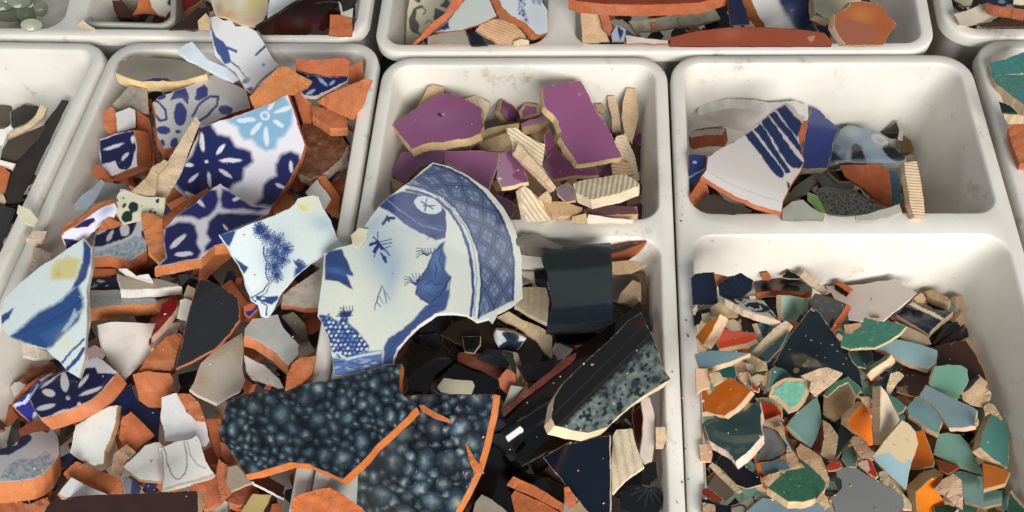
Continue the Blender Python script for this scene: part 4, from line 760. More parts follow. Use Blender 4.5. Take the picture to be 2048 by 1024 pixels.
# ---------------------------------------------------------------- porcelain plate
view(600, 320, 2.56)
OUT = '680,25 760,45 850,90 940,165 1020,270 1075,400 1095,520 1090,720'; INN = '545,125 620,140 720,180 800,250 870,360 915,480 930,620 915,810'
def band(P):
    a = resample(pts(OUT), 3, False); b = resample(pts(INN), 3, False)
    def near(P, L):
        d = np.full(len(P), 1e9); s = np.zeros(len(P)); acc = 0
        for i in range(len(L)-1):
            ab = L[i+1]-L[i]; ln = np.linalg.norm(ab); t = np.clip(((P-L[i])@ab)/(ln*ln), 0, 1); q = ((P-L[i]-t[:, None]*ab)**2).sum(1); m = q < d; d[m] = q[m]; s[m] = (acc+t*ln)[m]; acc += ln
        return np.sqrt(d), s/acc
    da, sa = near(P, a); db, sb = near(P, b); v = da/(da+db+1e-6); return (sa+sb)/2, v, np.minimum(da, db)
def lattice(P):
    u, v, e = band(P); U = u*6.2; Vv = v*1.7
    a = (U+Vv) % 1; b = (U-Vv) % 1; A_ = np.minimum(a, 1-a); B_ = np.minimum(b, 1-b)
    line = np.clip(1-np.minimum(A_, B_)/.085, 0, 1)
    line = np.maximum(line, np.clip(1-np.abs(np.minimum(A_, B_)-.17)/.055, 0, 1)*.8)
    cell = (A_ > .25) & (B_ > .25); cr = np.clip(1-np.minimum(np.abs(a-.5), np.abs(b-.5))/.07, 0, 1)
    line = np.where(cell, np.maximum(cr*.7, line), line)
    return line*.85
def cells(P):
    u, v, e = band(P); U = u*6.2; Vv = v*1.7; a = (U+Vv) % 1; b = (U-Vv) % 1; A_ = np.minimum(a, 1-a); B_ = np.minimum(b, 1-b)
    return np.where((A_ > .24) & (B_ > .24), .5, 0)
BP = OUT+' '+' '.join(INN.split(' ')[::-1])
def inband(f): return lambda P: f(P)*inpoly(P, pts(BP))
bub = []
rr = random.Random(4)
for iy in range(12):
    for ix in range(14):
        x = 100+ix*24+(iy % 2)*12+rr.uniform(-3, 3); y = 790+iy*22+rr.uniform(-3, 3)
        if inpoly(np.array([[x, y]]), np.array([[85, 785], [150, 790], [200, 830], [230, 785], [268, 775], [250, 840], [300, 890], [355, 950], [345, 990], [290, 1010], [200, 1010], [150, 960], [115, 860]]))[0]:
            bub.append(('E', 'cdd6dd' if rr.random() < .75 else '6f86b4', (x, y, 8, 6.5, -40)))
swirl = []
for i in range(16): swirl.append(('E', 'a9b8cc' if i % 2 else '8c9fc0', (190+rr.uniform(-10, 220), 1040+rr.uniform(-20, 40), rr.uniform(8, 26), rr.uniform(4, 7), rr.uniform(-20, 20))))
def fern(x, y, k, dx): return [('L', '26377a', '%g,%g %g,%g %g,%g' % (x, y, x+dx*.5, y-k*.3+i*9-24, x+dx, y-k*.2+i*16-30), 4) for i in range(4)]+[('L', '26377a', '%g,%g %g,%g %g,%g' % (x, y, x-6+i*14, y-k*.5, x-14+i*17, y-k), 4) for i in range(4)]
S('plate_shard', 'large broken porcelain plate with a blue lattice border and lake scene', 'shard', '560,112 620,58 680,12 760,30 860,80 960,150 1040,240 1105,360 1135,500 1140,700 1090,742 1010,785 985,832 965,812 905,828 850,795 780,782 700,790 610,850 555,905 500,970 476,1045 348,1085 177,1106 151,922 120,850 88,800 95,740 110,640 125,480 200,450 270,430 330,340 410,230 450,190', (3, 12), 26, body='e0dcd6', top='d8dcd0', bend=(60, 38, 40), bend2=(-30, 14), lift=.006, grid=1.75, jag=.45, inset=.5,
  ops=[('W', '9db2c4', (430, 500, 110, 210, -25, .9)), ('W', 'b4c4cc', (540, 330, 130, 60, 20, .5)), ('W', 'e4e4ce', (250, 700, 90, 140, 0, .6)), ('W', 'e0e2cc', (560, 660, 120, 100, 0, .6)), ('P', '64769c', BP, 3), ('F', '8698b6', inband(cells)), ('F', '1a2656', inband(lattice)), ('L', '2f3f78', OUT, 12), ('L', '303f74', INN, 10), ('L', '3b5096', '545,152 620,168 700,203 765,258 822,345 862,445 882,560 888,680 875,800', 15), ('L', '6078ac', '560,140 640,153 730,195 800,265 855,360 893,470 905,600 900,690 890,800', 4),
       ('P', '2c3f80', '405,238 450,190 520,160 600,172 650,190 700,215 745,260 748,330 740,400 700,412 610,372 540,332 470,275', 4), ('P', '42578f', '540,300 600,290 680,330 740,330 740,400 700,410 610,370 540,330', 4), ('E', 'd2dade', (655, 232, 72, 42, 22)), ('L', '96a6c4', '440,195 500,250 620,335 730,365', 3), ('L', '26377a', '738,270 748,330 740,400', 8)]
  + [('L', '26377a', s_, 7) for s_ in ('620,215 680,250', '650,200 640,260', '630,235 690,235')]
  + [('P', '48659a', '735,420 738,470 750,500 742,560 772,598 745,690 665,738 620,718 592,680 602,620 645,560 690,460', 6), ('W', '6f92bc', (700, 520, 30, 60, 0, .6)), ('W', '5c82b2', (650, 650, 40, 30, 0, .6)), ('L', '22337a', '740,420 680,480 650,555 600,620 595,690 665,738', 6), ('L', '22337a', '665,738 720,690 772,598', 8), ('P', '435c94', '425,1050 430,960 450,915 520,870 580,820 640,750 690,720 760,660 772,600 765,700 745,770 700,788 610,850 555,905 500,970 476,1045', 5), ('P', '2f4c86', '128,490 150,465 215,455 230,490 245,515 258,560 275,595 240,585 270,665 200,625 128,612', 4), ('W', '5075b0', (190, 570, 60, 20, 15, .6)), ('P', '2c4a8e', '95,790 150,800 200,830 225,785 268,770 245,830 300,880 355,950 345,995 290,1015 200,1015 150,960 110,860', 5)]
  + bub + [('P', '5c74a8', '150,1005 220,1020 330,980 420,975 425,1060 340,1090 175,1110', 6), ('L', 'ccd4d8', '190,985 240,1020 320,1000 410,985', 12)] + swirl
  + burst(240, 805, 34, 9, '2a438a', 5, 180, 360) + [('L', '26377a', s_, w_) for s_, w_ in (('425,330 445,300 480,300', 16), ('445,290 455,315', 12), ('360,435 400,420 420,455', 16), ('400,370 395,440 380,495', 6), ('375,395 460,490', 7), ('380,470 400,440', 18), ('415,420 470,405', 5), ('420,435 470,425', 5), ('425,455 465,442', 5), ('430,500 440,520', 18), ('415,480 440,500', 10), ('420,645 400,700 380,768', 5), ('425,650 445,735', 4), ('430,670 460,715', 4), ('405,700 430,740', 4), ('395,730 410,750', 4))]
  + [('L', '33437e', s_, w_) for s_, w_ in (('470,210 520,200 560,215', 4), ('500,235 560,225 590,250', 4), ('480,270 540,300 600,320', 4), ('560,290 620,300 700,340', 4), ('640,310 680,325 735,335', 3), ('530,190 560,180 585,195', 4), ('690,520 700,560 690,600', 5), ('720,470 715,520 735,560', 4), ('640,640 670,620 700,640 735,630', 5), ('660,690 690,700 715,675', 4), ('470,940 500,900 560,865 600,830', 4), ('450,1000 470,960 520,900', 4), ('640,780 680,750 730,745', 4), ('140,500 180,510 215,490', 5), ('150,540 200,545 245,530', 4), ('140,590 180,585 230,600', 4), ('700,190 760,235 830,330', 3), ('160,1040 230,1030 300,1050 380,1030', 5), ('170,1075 240,1060 330,1075 400,1060', 4))]
  + [('W', '8fa6c0', (470, 610, 40, 120, 10, .5)), ('W', '8ea4be', (380, 330, 60, 30, -40, .5))] + burst(215, 800, 26, 8, '2a438a', 5, 180, 360) + fern(690, 395, 30, -40) + fern(235, 800, 50, -30)
  + fern(650, 490, 38, -55) + fern(590, 640, 60, -55) + [('L', 'ecebe4', '700,790 610,850 555,905 500,970 476,1045', 9)])
view(400, 680, 2.977)
S('tile_shard', 'dark blue cell glazed shard with a tall orange right side at the bottom', 'shard', '1225,335 1300,325 1500,322 1750,325 1735,450 1700,600 1650,780 1560,960 1500,1060 930,1060 928,830 990,700 1100,540 1250,440', (40, 2), 60, body='c8713f', kind='bubble', top='101820', ops='bubbles', grid=2.0, bend=(-70, 10), jag=.4)
S('tile_shard', 'thin terracotta crack edge on the right dark blue cell glazed shard', 'shard', '1305,388 1330,385 1400,430 1495,475 1490,492 1400,465 1320,420', (0, 5), 20, body='b5663c', jag=.3)
S('tile_shard', 'pointed terracotta splinter leaning on the tall orange side', 'shard', '1580,612 1600,640 1640,715 1670,745 1690,790 1640,800 1610,740', (0, 6), 24, body='c8703e', jag=.4)
S('pottery_shard', 'faceted orange clay shard at the bottom edge over the tray rim', 'shard', '545,960 570,930 680,895 770,882 860,925 960,1000 1010,1060 545,1060', (-2, 14), 70, body='cc7442', jag=.5)
S('tile_shard', 'wide dark blue cell glazed shard lying across the tray rims', 'shard', '110,560 150,400 200,340 330,310 620,265 820,230 960,195 1100,155 1200,140 1190,200 1190,290 1215,330 1290,400 1180,510 1060,620 960,730 850,830 750,785 650,740 540,730 440,760 270,805 230,730 150,620', (24, 34), 60, body='c8713f', kind='bubble', top='101820', ops='bubbles', grid=2.0, bend=(-10, 8), jag=.6, lift=.006)
# ================================================================ striped shard compartment
view(1340, 140, 3.2)
S('tile_shard', 'thick white tile leaning on the back wall with its bright edge up', 'shard', '178,290 250,268 370,243 480,248 640,268 800,260 890,290 870,360 700,340 620,330 480,400 330,358', (-4, -60), 80, body='d8d4ce', top='cfc7c0', soft=.1)
S('tile_shard', 'curved white and terracotta fragment at the left wall', 'shard', '120,420 150,390 250,378 360,372 340,420 230,415 130,436', (14, 70), 90, body='b25e38', top='cdc4bc', bend=(0, -10))
S('tile_shard', 'navy glazed tile with pale flecks at the left wall', 'shard', '118,545 190,535 225,545 240,620 190,690 128,790 118,700', (10, 4), 30, body='a85c38', top='27396a', ops=[('L', 'a9b4c6', '120,690 180,660 225,635', 7), ('E', 'b4bcc8', (160, 592, 12, 8, 0))])
S('tile_shard', 'terracotta slab at the front left corner of the striped shard compartment', 'shard', '125,810 200,690 240,740 260,860 180,870 140,850', (4, 10), 40, body='9c5430')
S('tile_shard', 'dark speckled tile in shadow under the terracotta edge', 'shard', '170,870 240,790 400,850 520,900 400,920 220,905', (0, 8), 40, body='3a2c24', top='3a322c')
S('tile_shard', 'light blue tile in the shade behind the terracotta wedge', 'shard', '1400,640 1450,645 1470,700 1480,860 1430,870 1400,740', (0, 8), 30, body='8a8478', top='5a7c8c')  # light blue darkened in colour for its shade
S('tile_shard', 'mixed buff and blue tiles edge below the deep blue shard', 'shard', '930,680 1010,640 1060,700 1180,740 1150,770 980,745', (0, 14), 40, body='9c8a70', top='7a8c90')
S('tile_shard', 'black tile with cream edge in shadow behind the terracotta wedge', 'shard', '1010,645 1090,640 1200,660 1240,720 1080,712', (-8, 16), 40, body='94846a', top='17191c')
S('tile_shard', 'dark glossy scrap below the tip of the striped shard', 'shard', '770,760 820,670 905,665 890,720 830,750', (0, 8), 30, body='4a3c30', top='20232a')
S('tile_shard', 'pale green grey curved shard with a dark underside at the front wall', 'shard', '720,860 790,760 900,680 910,720 885,790 830,810', (0, 8), 30, body='8c8a78', top='8d9182')
S('tile_shard', 'light green glazed strip at the front of the striped shard compartment', 'shard', '880,780 940,800 990,880 1000,920 960,920 910,860 880,830', (0, 8), 30, body='a8a88a', top='5c7c46')
S('tile_shard', 'grey white tile at the front wall beside the green strip', 'shard', '715,895 780,840 850,828 900,870 990,925 980,960 720,960', (0, 8), 30, body='8c8878', top='96968a')
S('tile_shard', 'grey shaded tile behind the ornament tile', 'shard', '930,760 990,745 1190,765 1310,850 1100,810 950,790', (0, 8), 40, body='8a8a80', top='8a8e88')
S('tile_shard', 'black tile with fine bronze lace ornament at the front wall', 'shard', '920,755 1010,775 1180,790 1290,850 1390,880 1280,915 1130,935 1010,925 970,830', (0, 6), 30, body='6a6050', kind='lace', top='101010')
S('tile_shard', 'white tile with a black front edge lying at the front right', 'shard', '1180,935 1290,915 1470,855 1485,910 1400,940 1300,965 1190,960', (2, 18), 30, body='c4beb0', top='cac4b8')
S('plate_shard', 'brown paper like scrap behind the small dark cup shard', 'shard', '1480,440 1500,420 1540,445 1555,500 1530,545 1480,525', (0, 8), 30, body='8a6c48', top='86643c')
S('pottery_shard', 'small cream chip beside the dark cup shard', 'shard', '1505,550 1550,530 1575,560 1560,580 1515,580', (0, 6), 30, body='b8a890')
S('plate_shard', 'small dark marbled shard with a white right edge standing at the back', 'shard', '1345,400 1410,360 1450,332 1465,380 1462,450 1400,440', (24, 4), 30, body='c4bcae', top='1f2023', ops=[('L', '70685c', '1355,400 1460,400', 4), ('W', '4c4440', (1400, 380, 30, 15, 0, .7))])
S('plate_shard', 'marbled blue grey bowl shard with dark ovals and a white ring', 'shard', '1010,625 1030,540 1050,450 1090,380 1140,352 1240,375 1350,400 1430,490 1510,560 1515,590 1440,600 1400,600 1240,597 1090,600', (0, 30), 44, body='8d9290', top='8096aa', bend=(5, 40), bend2=(95, 14), lift=.008,
  ops=[('W', 'bcc8d2', (1160, 400, 60, 50, 0, .8)), ('W', '4c647c', (1120, 470, 100, 60, 30, .6)), ('W', '9fb0bc', (1300, 520, 90, 60, 0, .7)), ('P', '1c2a36', '1160,490 1190,465 1230,500 1255,590 1165,590'), ('P', '2c4050', '1030,520 1060,530 1110,580 1090,590 1030,575', 8), ('E', '1f2328', (1435, 530, 80, 48, 35)), ('E', 'c2c4c0', (1340, 452, 58, 36, 22)), ('W', '909a9c', (1345, 455, 36, 20, 22, .8)), ('L', '7c6c50', '1285,430 1300,470 1360,490 1400,478', 4), ('L', '8c7c60', '1230,500 1250,560 1260,595', 5), ('L', '9c8c68', '1340,500 1390,550', 4), ('W', 'd0d6da', (1140, 560, 14, 30, 0, .7)), ('P', 'a8acaa', '1010,625 1015,590 1100,600 1240,597 1400,600 1515,590 1515,610', 6)])
rib('ribbed cream tile standing on its edge by the right wall', '1500,590 1580,585 1600,680 1620,800 1635,945 1560,945 1540,860 1510,700', (-26, 12), 44, 6, 14, 2, body='cdb898')
S('tile_shard', 'terracotta wedge with a flat face right of the compartment centre', 'shard', '1085,612 1200,605 1340,602 1400,640 1418,760 1420,865 1360,850 1240,760 1120,680', (0, 14), 50, body='ae5630', jag=.4)
S('tile_shard', 'deep blue trapezoid glazed shard behind the striped one', 'shard', '905,235 960,260 1000,305 1085,378 1050,450 1025,560 1005,632 850,630 840,540 870,400', (-12, 20), 34, body='c0a890', top='34407c', jag=1)
S('tile_shard', 'terracotta sliver between the striped shard and the deep blue shard', 'shard', '855,325 885,320 870,400 840,480 820,470 830,390', (0, 6), 24, body='a8532c')
S('tile_shard', 'large white shard with four navy brush stripes and a curved terracotta edge', 'shard', '750,205 790,240 850,320 820,420 860,580 840,640 790,710 750,770 725,840 712,912 560,870 400,800 280,730 200,682 232,640 240,560 300,520 470,420 570,330 660,255', (-8, 24), 36, body='b85f38', top='d7cdc6', bend=(20, 18), lift=.008,
  ops=[('P', '1e3266', '480,420 525,385 570,450 640,540 700,610 732,660 725,690 700,692 660,660 620,610 575,540'), ('P', '1e3266', '535,380 575,345 620,400 660,480 720,570 765,635 770,660 745,665 700,600 640,520 590,450'), ('P', '1c3268', '580,335 625,295 680,360 730,440 800,540 855,600 830,630 790,630 760,610 700,520 650,430 600,370'), ('P', '1c3268', '632,288 672,262 720,330 780,400 830,480 858,570 820,520 740,420 690,360'), ('P', '1c3268', '682,256 735,222 790,290 850,345 830,400 810,435 760,370 720,310'), ('P', '2a4684', '745,720 765,722 775,750 760,770'), ('L', 'c4bab2', '240,650 400,740 560,800 720,850', 8)])
# ================================================================ small orange and green shard compartment
view(1360, 520, 3.9375)
S('tile_shard', 'large white tile lying against the back wall with a small dark hole', 'shard', '1150,205 1300,200 1450,190 1700,145 1780,210 1870,260 1700,400 1600,480 1400,480 1330,470 1300,350 1200,310', (0, 8), 30, body='c8c0b4', top='b5aaa0', kind='plain', ops=[('E', '2a2420', (1504, 307, 6, 6, 0))])
S('tile_shard', 'dark navy curved tile in the back left corner', 'shard', '88,150 120,110 180,95 265,95 280,180 300,350 270,355 180,358 95,355', (6, 2), 30, body='9c9484', top='121e30', bend=(85, 10), lift=.006)
S('tile_shard', 'terracotta scraps between the two navy corner tiles', 'shard', '270,100 330,115 370,130 420,120 370,170 320,190 285,190', (0, 12), 40, body='8a4a30')
S('tile_shard', 'navy ridged tile beside the back left corner', 'shard', '300,200 360,150 480,105 575,160 560,240 500,295 400,310 310,280', (0, 8), 40, body='6c6458', top='131c2c', ops=[('L', '080c14', '360,160 430,260', 8), ('L', '243046', '420,130 490,230', 6)])
S('tile_shard', 'terracotta lump behind the black ribbed molding', 'shard', '635,105 690,95 715,130 700,160 650,155', (0, 8), 40, body='8c4a30')
S('tile_shard', 'black pointed shard behind the molding', 'shard', '800,135 845,68 900,100 950,135 940,150 860,150', (0, 8), 30, body='b0a490', top='141416')
S('tile_shard', 'black ribbed molding with a terracotta front edge at the back', 'shard', '585,175 700,155 790,145 900,150 980,175 1045,180 1030,260 900,260 780,240 700,245 600,260', (0, 40), 60, body='8a4428', top='171213', ops=[('L', '3c3432', '640,180 650,250', 6), ('L', '3c3432', '690,170 700,240', 6), ('P', '5a2c20', '730,160 790,150 790,240 730,240'), ('L', '3a2a26', '850,160 860,250', 5), ('L', '3a2a26', '930,170 940,255', 5)], bend=(90, 6))
S('tile_shard', 'cream unglazed strip slanting at the back beside the molding', 'shard', '940,125 980,80 1060,160 1168,240 1135,285 1080,240 1000,180', (-2, 10), 40, body='d0bc9c', lift=.006)
S('tile_shard', 'dark maroon bit under the slanting cream strip', 'shard', '1120,290 1190,250 1220,310 1180,320', (0, 8), 30, body='4c241c')
S('tile_shard', 'small terracotta chip with a black face lying on the white tile', 'shard', '1215,195 1235,190 1330,260 1310,295 1215,235', (28, -24), 46, body='a4522f', top='141518', inset=1)
S('tile_shard', 'black tile end in shadow at the left wall above the bright orange shard', 'shard', '100,420 150,400 240,380 260,420 180,440 160,500 110,520', (0, 8), 30, body='4a3c30', top='15171a')
S('tile_shard', 'small pale chip at the left wall below the navy curved tile', 'shard', '100,390 130,355 142,380 120,430 102,425', (0, 8), 30, body='c8bca4')
S('pottery_shard', 'pale yellowish clay shard below the navy curved tile', 'shard', '240,370 310,330 330,300 440,350 460,400 455,440 380,460 300,440 250,430', (0, 14), 40, body='b5a684')
S('pottery_shard', 'tan block at the left wall above the bright orange shard', 'shard', '170,425 235,410 245,460 215,490 180,475', (0, 14), 40, body='a89878')
S('pottery_shard', 'rounded pale chip right of the bright orange shard', 'shard', '360,475 420,465 490,505 480,540 400,540 360,520', (0, 12), 40, body='c9b798')
S('tile_shard', 'dark maroon tile in shadow under the scroll tile', 'shard', '480,440 560,450 640,500 600,560 500,560', (0, 8), 30, body='3c1c14', top='261410')
S('tile_shard', 'pale chip showing over the top edge of the scroll tile', 'shard', '548,285 590,278 605,300 580,310 550,305', (0, 6), 30, body='b4a890')
S('tile_shard', 'dark tile in shadow between the scroll tile and the sea green tile', 'shard', '640,300 760,290 780,400 760,470 700,360', (0, 6), 30, body='2a2420', top='16191e')
S('tile_shard', 'deep teal tile with a cream left edge behind the long cream strip', 'shard', '605,500 700,500 760,530 700,580 660,620 625,560', (-36, 8), 50, body='a89a7c', top='2c4c52')
S('tile_shard', 'white tile with a black scroll ornament and a rough cream front edge', 'shard', '350,305 500,308 660,318 740,420 800,490 700,460 600,430 455,365', (-10, 50), 64, body='dcc8b0', top='c9c2b6', lift=.004,
  ops=[('E', '23262c', (600, 365, 118, 46, 10)), ('P', '23262c', '350,300 500,306 470,350 430,345 380,320'), ('L', 'cdc6ba', '500,350 530,328 600,322 680,350', 18), ('L', 'cdc6ba', '540,375 590,395 640,385 628,365', 12), ('L', 'cdc6ba', '420,300 440,322 480,340 505,372 560,400', 13), ('L', '23262c', '700,415 740,440 780,480', 14)])
S('tile_shard', 'sea green tile with a cream left edge behind the big dark triangle', 'shard', '800,285 900,285 1020,305 1000,360 940,440 910,505 810,480 800,380', (-38, -6), 50, body='b8a684', top='8fb0a2', ops=[('W', '94aca0', (900, 340, 90, 60, 0, .6))])
S('tile_shard', 'dark blue spotted tile with a terracotta right edge', 'shard', '1060,260 1200,300 1310,345 1270,420 1220,500 1180,570 1060,520 990,420 1020,330', (38, 22), 56, body='a0482a', top='1a2230', ops=[('W', '5a6878', (1120, 390, 22, 16, 0, .8)), ('W', '505e6e', (1160, 330, 20, 14, 0, .8)), ('W', '606c78', (1200, 400, 22, 14, 0, .7)), ('W', '4a5868', (1240, 360, 20, 14, 0, .7)), ('W', '505c68', (1080, 330, 20, 14, 0, .7))], grid=2.4)
S('tile_shard', 'big black blue triangle shard with dust and crumbs on it', 'shard', '1040,370 1100,420 1200,560 1300,690 1380,760 1420,900 1440,1010 1300,960 1000,950 850,920 735,825 860,600 960,470', (-3, 4), 26, body='c0b498', top='182129', kind='plain', lift=.004,
  ops=[('W', '8a846e', (960, 790, 80, 40, 15, .75)), ('W', '746e5c', (1060, 830, 60, 20, 0, .6)), ('S', '8c8670', '880,760 960,735 1080,790 1110,830 1000,850 900,830', .5), ('L', 'd8d4c8', '1022,372 1034,392 1054,398', 6)]+ell('a8a498', (1035, 632, 6, 5, 0), (1200, 664, 7, 4, 0), (1108, 656, 4, 4, 0), (1238, 720, 5, 4, 0), (1310, 775, 4, 4, 0), (1285, 820, 4, 3, 0), (1145, 770, 4, 3, 0), (992, 600, 4, 4, 0)))
for i_, (cx_, cy_, r_) in enumerate(((915, 870, 26), (985, 820, 20), (1010, 798, 16))):
    S('clay_crumb', ['larger cream crumb at the foot of the dust on the black triangle', 'middle cream crumb in the dust on the black triangle', 'uppermost cream crumb in the dust on the black triangle'][i_], 'crumb', ' '.join('%g,%g' % (cx_+r_*math.cos(a_)*1.1, cy_+r_*math.sin(a_)*.8) for a_ in (0, 1.1, 2.2, 3.3, 4.5, 5.4)), (0, 4), 16, body='c8b68e')
S('tile_shard', 'long cream strip on its edge left of the big dark triangle', 'shard', '555,740 640,640 760,530 830,475 885,520 860,560 740,650 600,780', (4, 8), 40, body='c0ac88')
S('tile_shard', 'teal tile in shadow below the long cream strip', 'shard', '605,780 740,650 860,560 780,700 700,800 640,800', (0, 6), 30, body='7c7058', top='2a3c40')  # shade under the strip is put into the dark teal colour
S('tile_shard', 'vermilion red glazed shard below the bright orange shard', 'shard', '280,620 340,545 450,555 590,578 612,625 520,660 310,700', (2, 34), 56, body='8c8064', top='d24820')
S('tile_shard', 'bright orange shard with a broad pale right side near the left wall', 'shard', '118,605 200,500 318,425 260,560 180,665', (60, 36), 84, body='dcb996', top='e07a1c', lift=.004)
S('tile_shard', 'teal glazed shard in shadow under the long pale blue shard', 'shard', '290,880 400,820 430,850 440,940 360,930 310,920', (-40, 14), 60, body='8a7452', top='1e5454')  # darker teal holds the shadow of the shard above
S('tile_shard', 'buff clay blocks above the pale blue shard tip', 'shard', '500,800 560,750 680,810 690,860 600,870', (0, 14), 40, body='8c7c5c')
S('tile_shard', 'cream clay shard right of the teal one', 'shard', '430,820 500,800 530,860 548,940 540,990 480,970 440,900', (0, 12), 40, body='c2ae8c')
S('tile_shard', 'faceted tan chip left of the big dark triangle', 'shard', '510,810 575,820 602,880 560,910 530,860', (0, 12), 40, body='a8977a')
S('tile_shard', 'grey chip below the faceted tan chip', 'shard', '550,920 600,900 660,930 620,980 560,990', (0, 12), 40, body='8c8266')
S('tile_shard', 'long pale blue glazed shard with a cream front edge at the left wall', 'shard', '118,745 240,715 400,715 550,735 400,800 235,850 160,855', (2, 34), 54, body='d2b48e', top='8aaab0', ops=[('W', 'a4bcc0', (420, 760, 120, 30, -10, .6))])
S('tile_shard', 'flesh coloured smooth tile at the left wall', 'shard', '120,855 220,855 230,900 235,1010 180,1020 125,1060', (-2, 10), 40, body='d8b090', top='d2aa88', kind='matte')
view(1640, 520, 3.9387)
S('tile_shard', 'glossy dark striped tile piece at the right, topped by cream blocks', 'shard', '600,430 680,355 740,330 900,390 1055,405 960,480 870,560 860,590', (-6, 36), 60, body='968468', top='0e1626', lift=.004,
  ops=[('P', 'd2c4a8', '690,350 720,332 980,460 960,478'), ('P', '141a2c', '800,330 1055,405 980,450 850,390'), ('L', '22405a', '610,425 740,480 900,545', 14)])
S('pottery_shard', 'cream clay block lying on the dark striped tile', 'shard', '825,250 880,235 1000,290 1028,325 1010,345 930,320 850,290', (-2, 44), 60, body='bd9c70')
S('tile_shard', 'small tan chip behind the cream clay block', 'shard', '740,300 800,255 830,300 820,330 760,325', (0, 8), 40, body='b08c64')
S('plate_shard', 'dark grey curved rim piece at the right wall', 'shard', '870,650 920,570 1000,500 1080,485 1110,530 1000,600 900,680', (4, 18), 44, body='4a3228', top='23282c', bend=(-40, 10))
S('tile_shard', 'dark red brown tile in shadow behind the rim piece', 'shard', '930,670 1010,600 1110,530 1130,600 1050,640 960,680', (0, 8), 40, body='2c1612', top='33201a')
S('tile_shard', 'wide dark brown tile under the pale green shards at the right', 'shard', '880,690 1000,660 1150,630 1200,700 1240,760 1300,900 1320,1020 1100,1080 900,1060 760,1080 600,1040 600,860 700,820 900,800', (0, 8), 34, body='9c5a38', top='38221a', ops=[('E', 'a89c84', (690, 910, 5, 5, 0)), ('E', 'a89c84', (730, 912, 6, 4, 0)), ('E', '8c7c68', (680, 1000, 8, 5, 0)), ('S', '84745c', '590,1000 680,1000 700,1080 590,1080', .3)])
S('tile_shard', 'thin beige slab between the green shard and the dark striped tile', 'shard', '590,480 700,530 850,600 880,660 800,680 650,620 600,560', (0, 10), 30, body='a89474', top='a8967a', kind='matte')
S('tile_shard', 'orange tan tile behind the left tip of the green shard', 'shard', '185,510 320,495 340,540 280,580 200,570', (0, 8), 36, body='a8784c')
S('tile_shard', 'pinkish tan tile edge behind the green shard tip', 'shard', '400,455 490,450 488,490 430,480', (0, 8), 30, body='b8926c')
S('tile_shard', 'sage green shard in shadow below the emerald shard', 'shard', '220,730 300,720 340,790 360,850 300,840 250,790', (0, 8), 30, body='8c8468', top='2c4840')  # sage glaze colour darkened for shadow
S('tile_shard', 'black shard between the green shards', 'shard', '300,720 400,700 420,790 360,830', (0, 8), 30, body='3c342c', top='17201e')
S('tile_shard', 'pale blue shard under the emerald shard, stretching right', 'shard', '430,690 520,650 600,620 780,660 922,712 915,820 850,865 720,830 580,760 500,720', (-4, 24), 44, body='cfae94', top='8eb2b6', ops=[('W', '90b4bc', (700, 700, 120, 50, 20, .7))])
S('tile_shard', 'emerald shard with a bright fractured right edge below the big emerald one', 'shard', '315,860 430,810 560,745 520,790 400,870 370,905', (28, 52), 72, body='dcc09a', top='2e5c4c')
S('tile_shard', 'large emerald crackled shard with a thin cream front edge', 'shard', '165,660 180,585 250,580 320,520 350,445 440,480 560,492 682,522 620,590 520,650 430,690 320,690 240,705 165,680', (4, 14), 30, body='d4bf98', top='48806a', kind='crackle', lift=.008)
S('tile_shard', 'deep blue tile glimpse behind the curled cream shard', 'shard', '410,970 500,930 560,880 540,980 520,1060 430,1040', (0, 8), 30, body='8c7c64', top='27404e')
S('tile_shard', 'curled cream shard edge right of the deep blue glimpse', 'shard', '555,890 620,880 655,910 610,960 560,1040 530,1100 525,1010', (0, 8), 36, body='cdb48e')
S('tile_shard', 'dark backed cream clay shard at the right wall below the brown tile', 'shard', '1150,990 1250,900 1320,960 1300,1000 1340,1040 1330,1100 1280,1160 1200,1140 1130,1100 1120,1050', (0, 10), 40, body='c2aa82')
S('tile_shard', 'black crescent mark side of the cream clay shard', 'shard', '1120,1000 1240,910 1260,920 1170,1010 1130,1040', (0, 6), 30, body='3a342c', top='20222c')
S('tile_shard', 'sea green hexagonal shard above the pale blue pair', 'shard', '860,960 900,830 1000,822 1110,830 1160,860 1170,950 1120,1040 1080,1100 980,1060 870,1000', (-12, 10), 40, body='a8946c', top='6c9a84', ops=[('W', '6a9484', (1030, 900, 90, 60, 0, .6))])
view(1360, 740, 3.605)
S('tile_shard', 'flesh coloured block end at the left wall below the orange shard', 'shard', '138,540 215,535 225,600 222,655 150,655', (0, 12), 40, body='d0a888')
S('tile_shard', 'grey tile behind the blue teal shard at the left', 'shard', '150,400 200,360 300,350 250,440 190,520', (0, 8), 36, body='84785e', top='6a6452', kind='matte')
S('tile_shard', 'dark taupe tile low at the left wall', 'shard', '200,840 260,740 380,850 390,900 330,950 260,900', (0, 10), 40, body='7c6c58', top='5e5244', kind='matte')
S('tile_shard', 'dark red orange shard low at the left wall', 'shard', '160,860 200,850 300,920 320,950 260,960 160,900', (0, 8), 36, body='8c7058', top='7c2c18')
S('tile_shard', 'black tile in the bottom left corner of the small shard compartment', 'shard', '155,920 260,960 340,980 400,920 460,1000 400,1060 160,1060', (0, 8), 36, body='8a7a60', top='16161a')
S('tile_shard', 'small tan block at the bottom left corner', 'shard', '165,960 245,975 250,1060 165,1060', (0, 8), 36, body='8c7c60')
S('tile_shard', 'thin cream edge of a slab crossing the lower left', 'shard', '210,690 235,665 300,730 400,830 450,870 420,890 380,860 280,760', (0, 8), 30, body='a09478')
S('tile_shard', 'glossy midnight blue shard below the blue teal one', 'shard', '250,680 300,610 420,640 500,720 580,760 600,830 480,855 410,830 320,740', (0, 6), 30, body='b8ac90', top='0b1020')
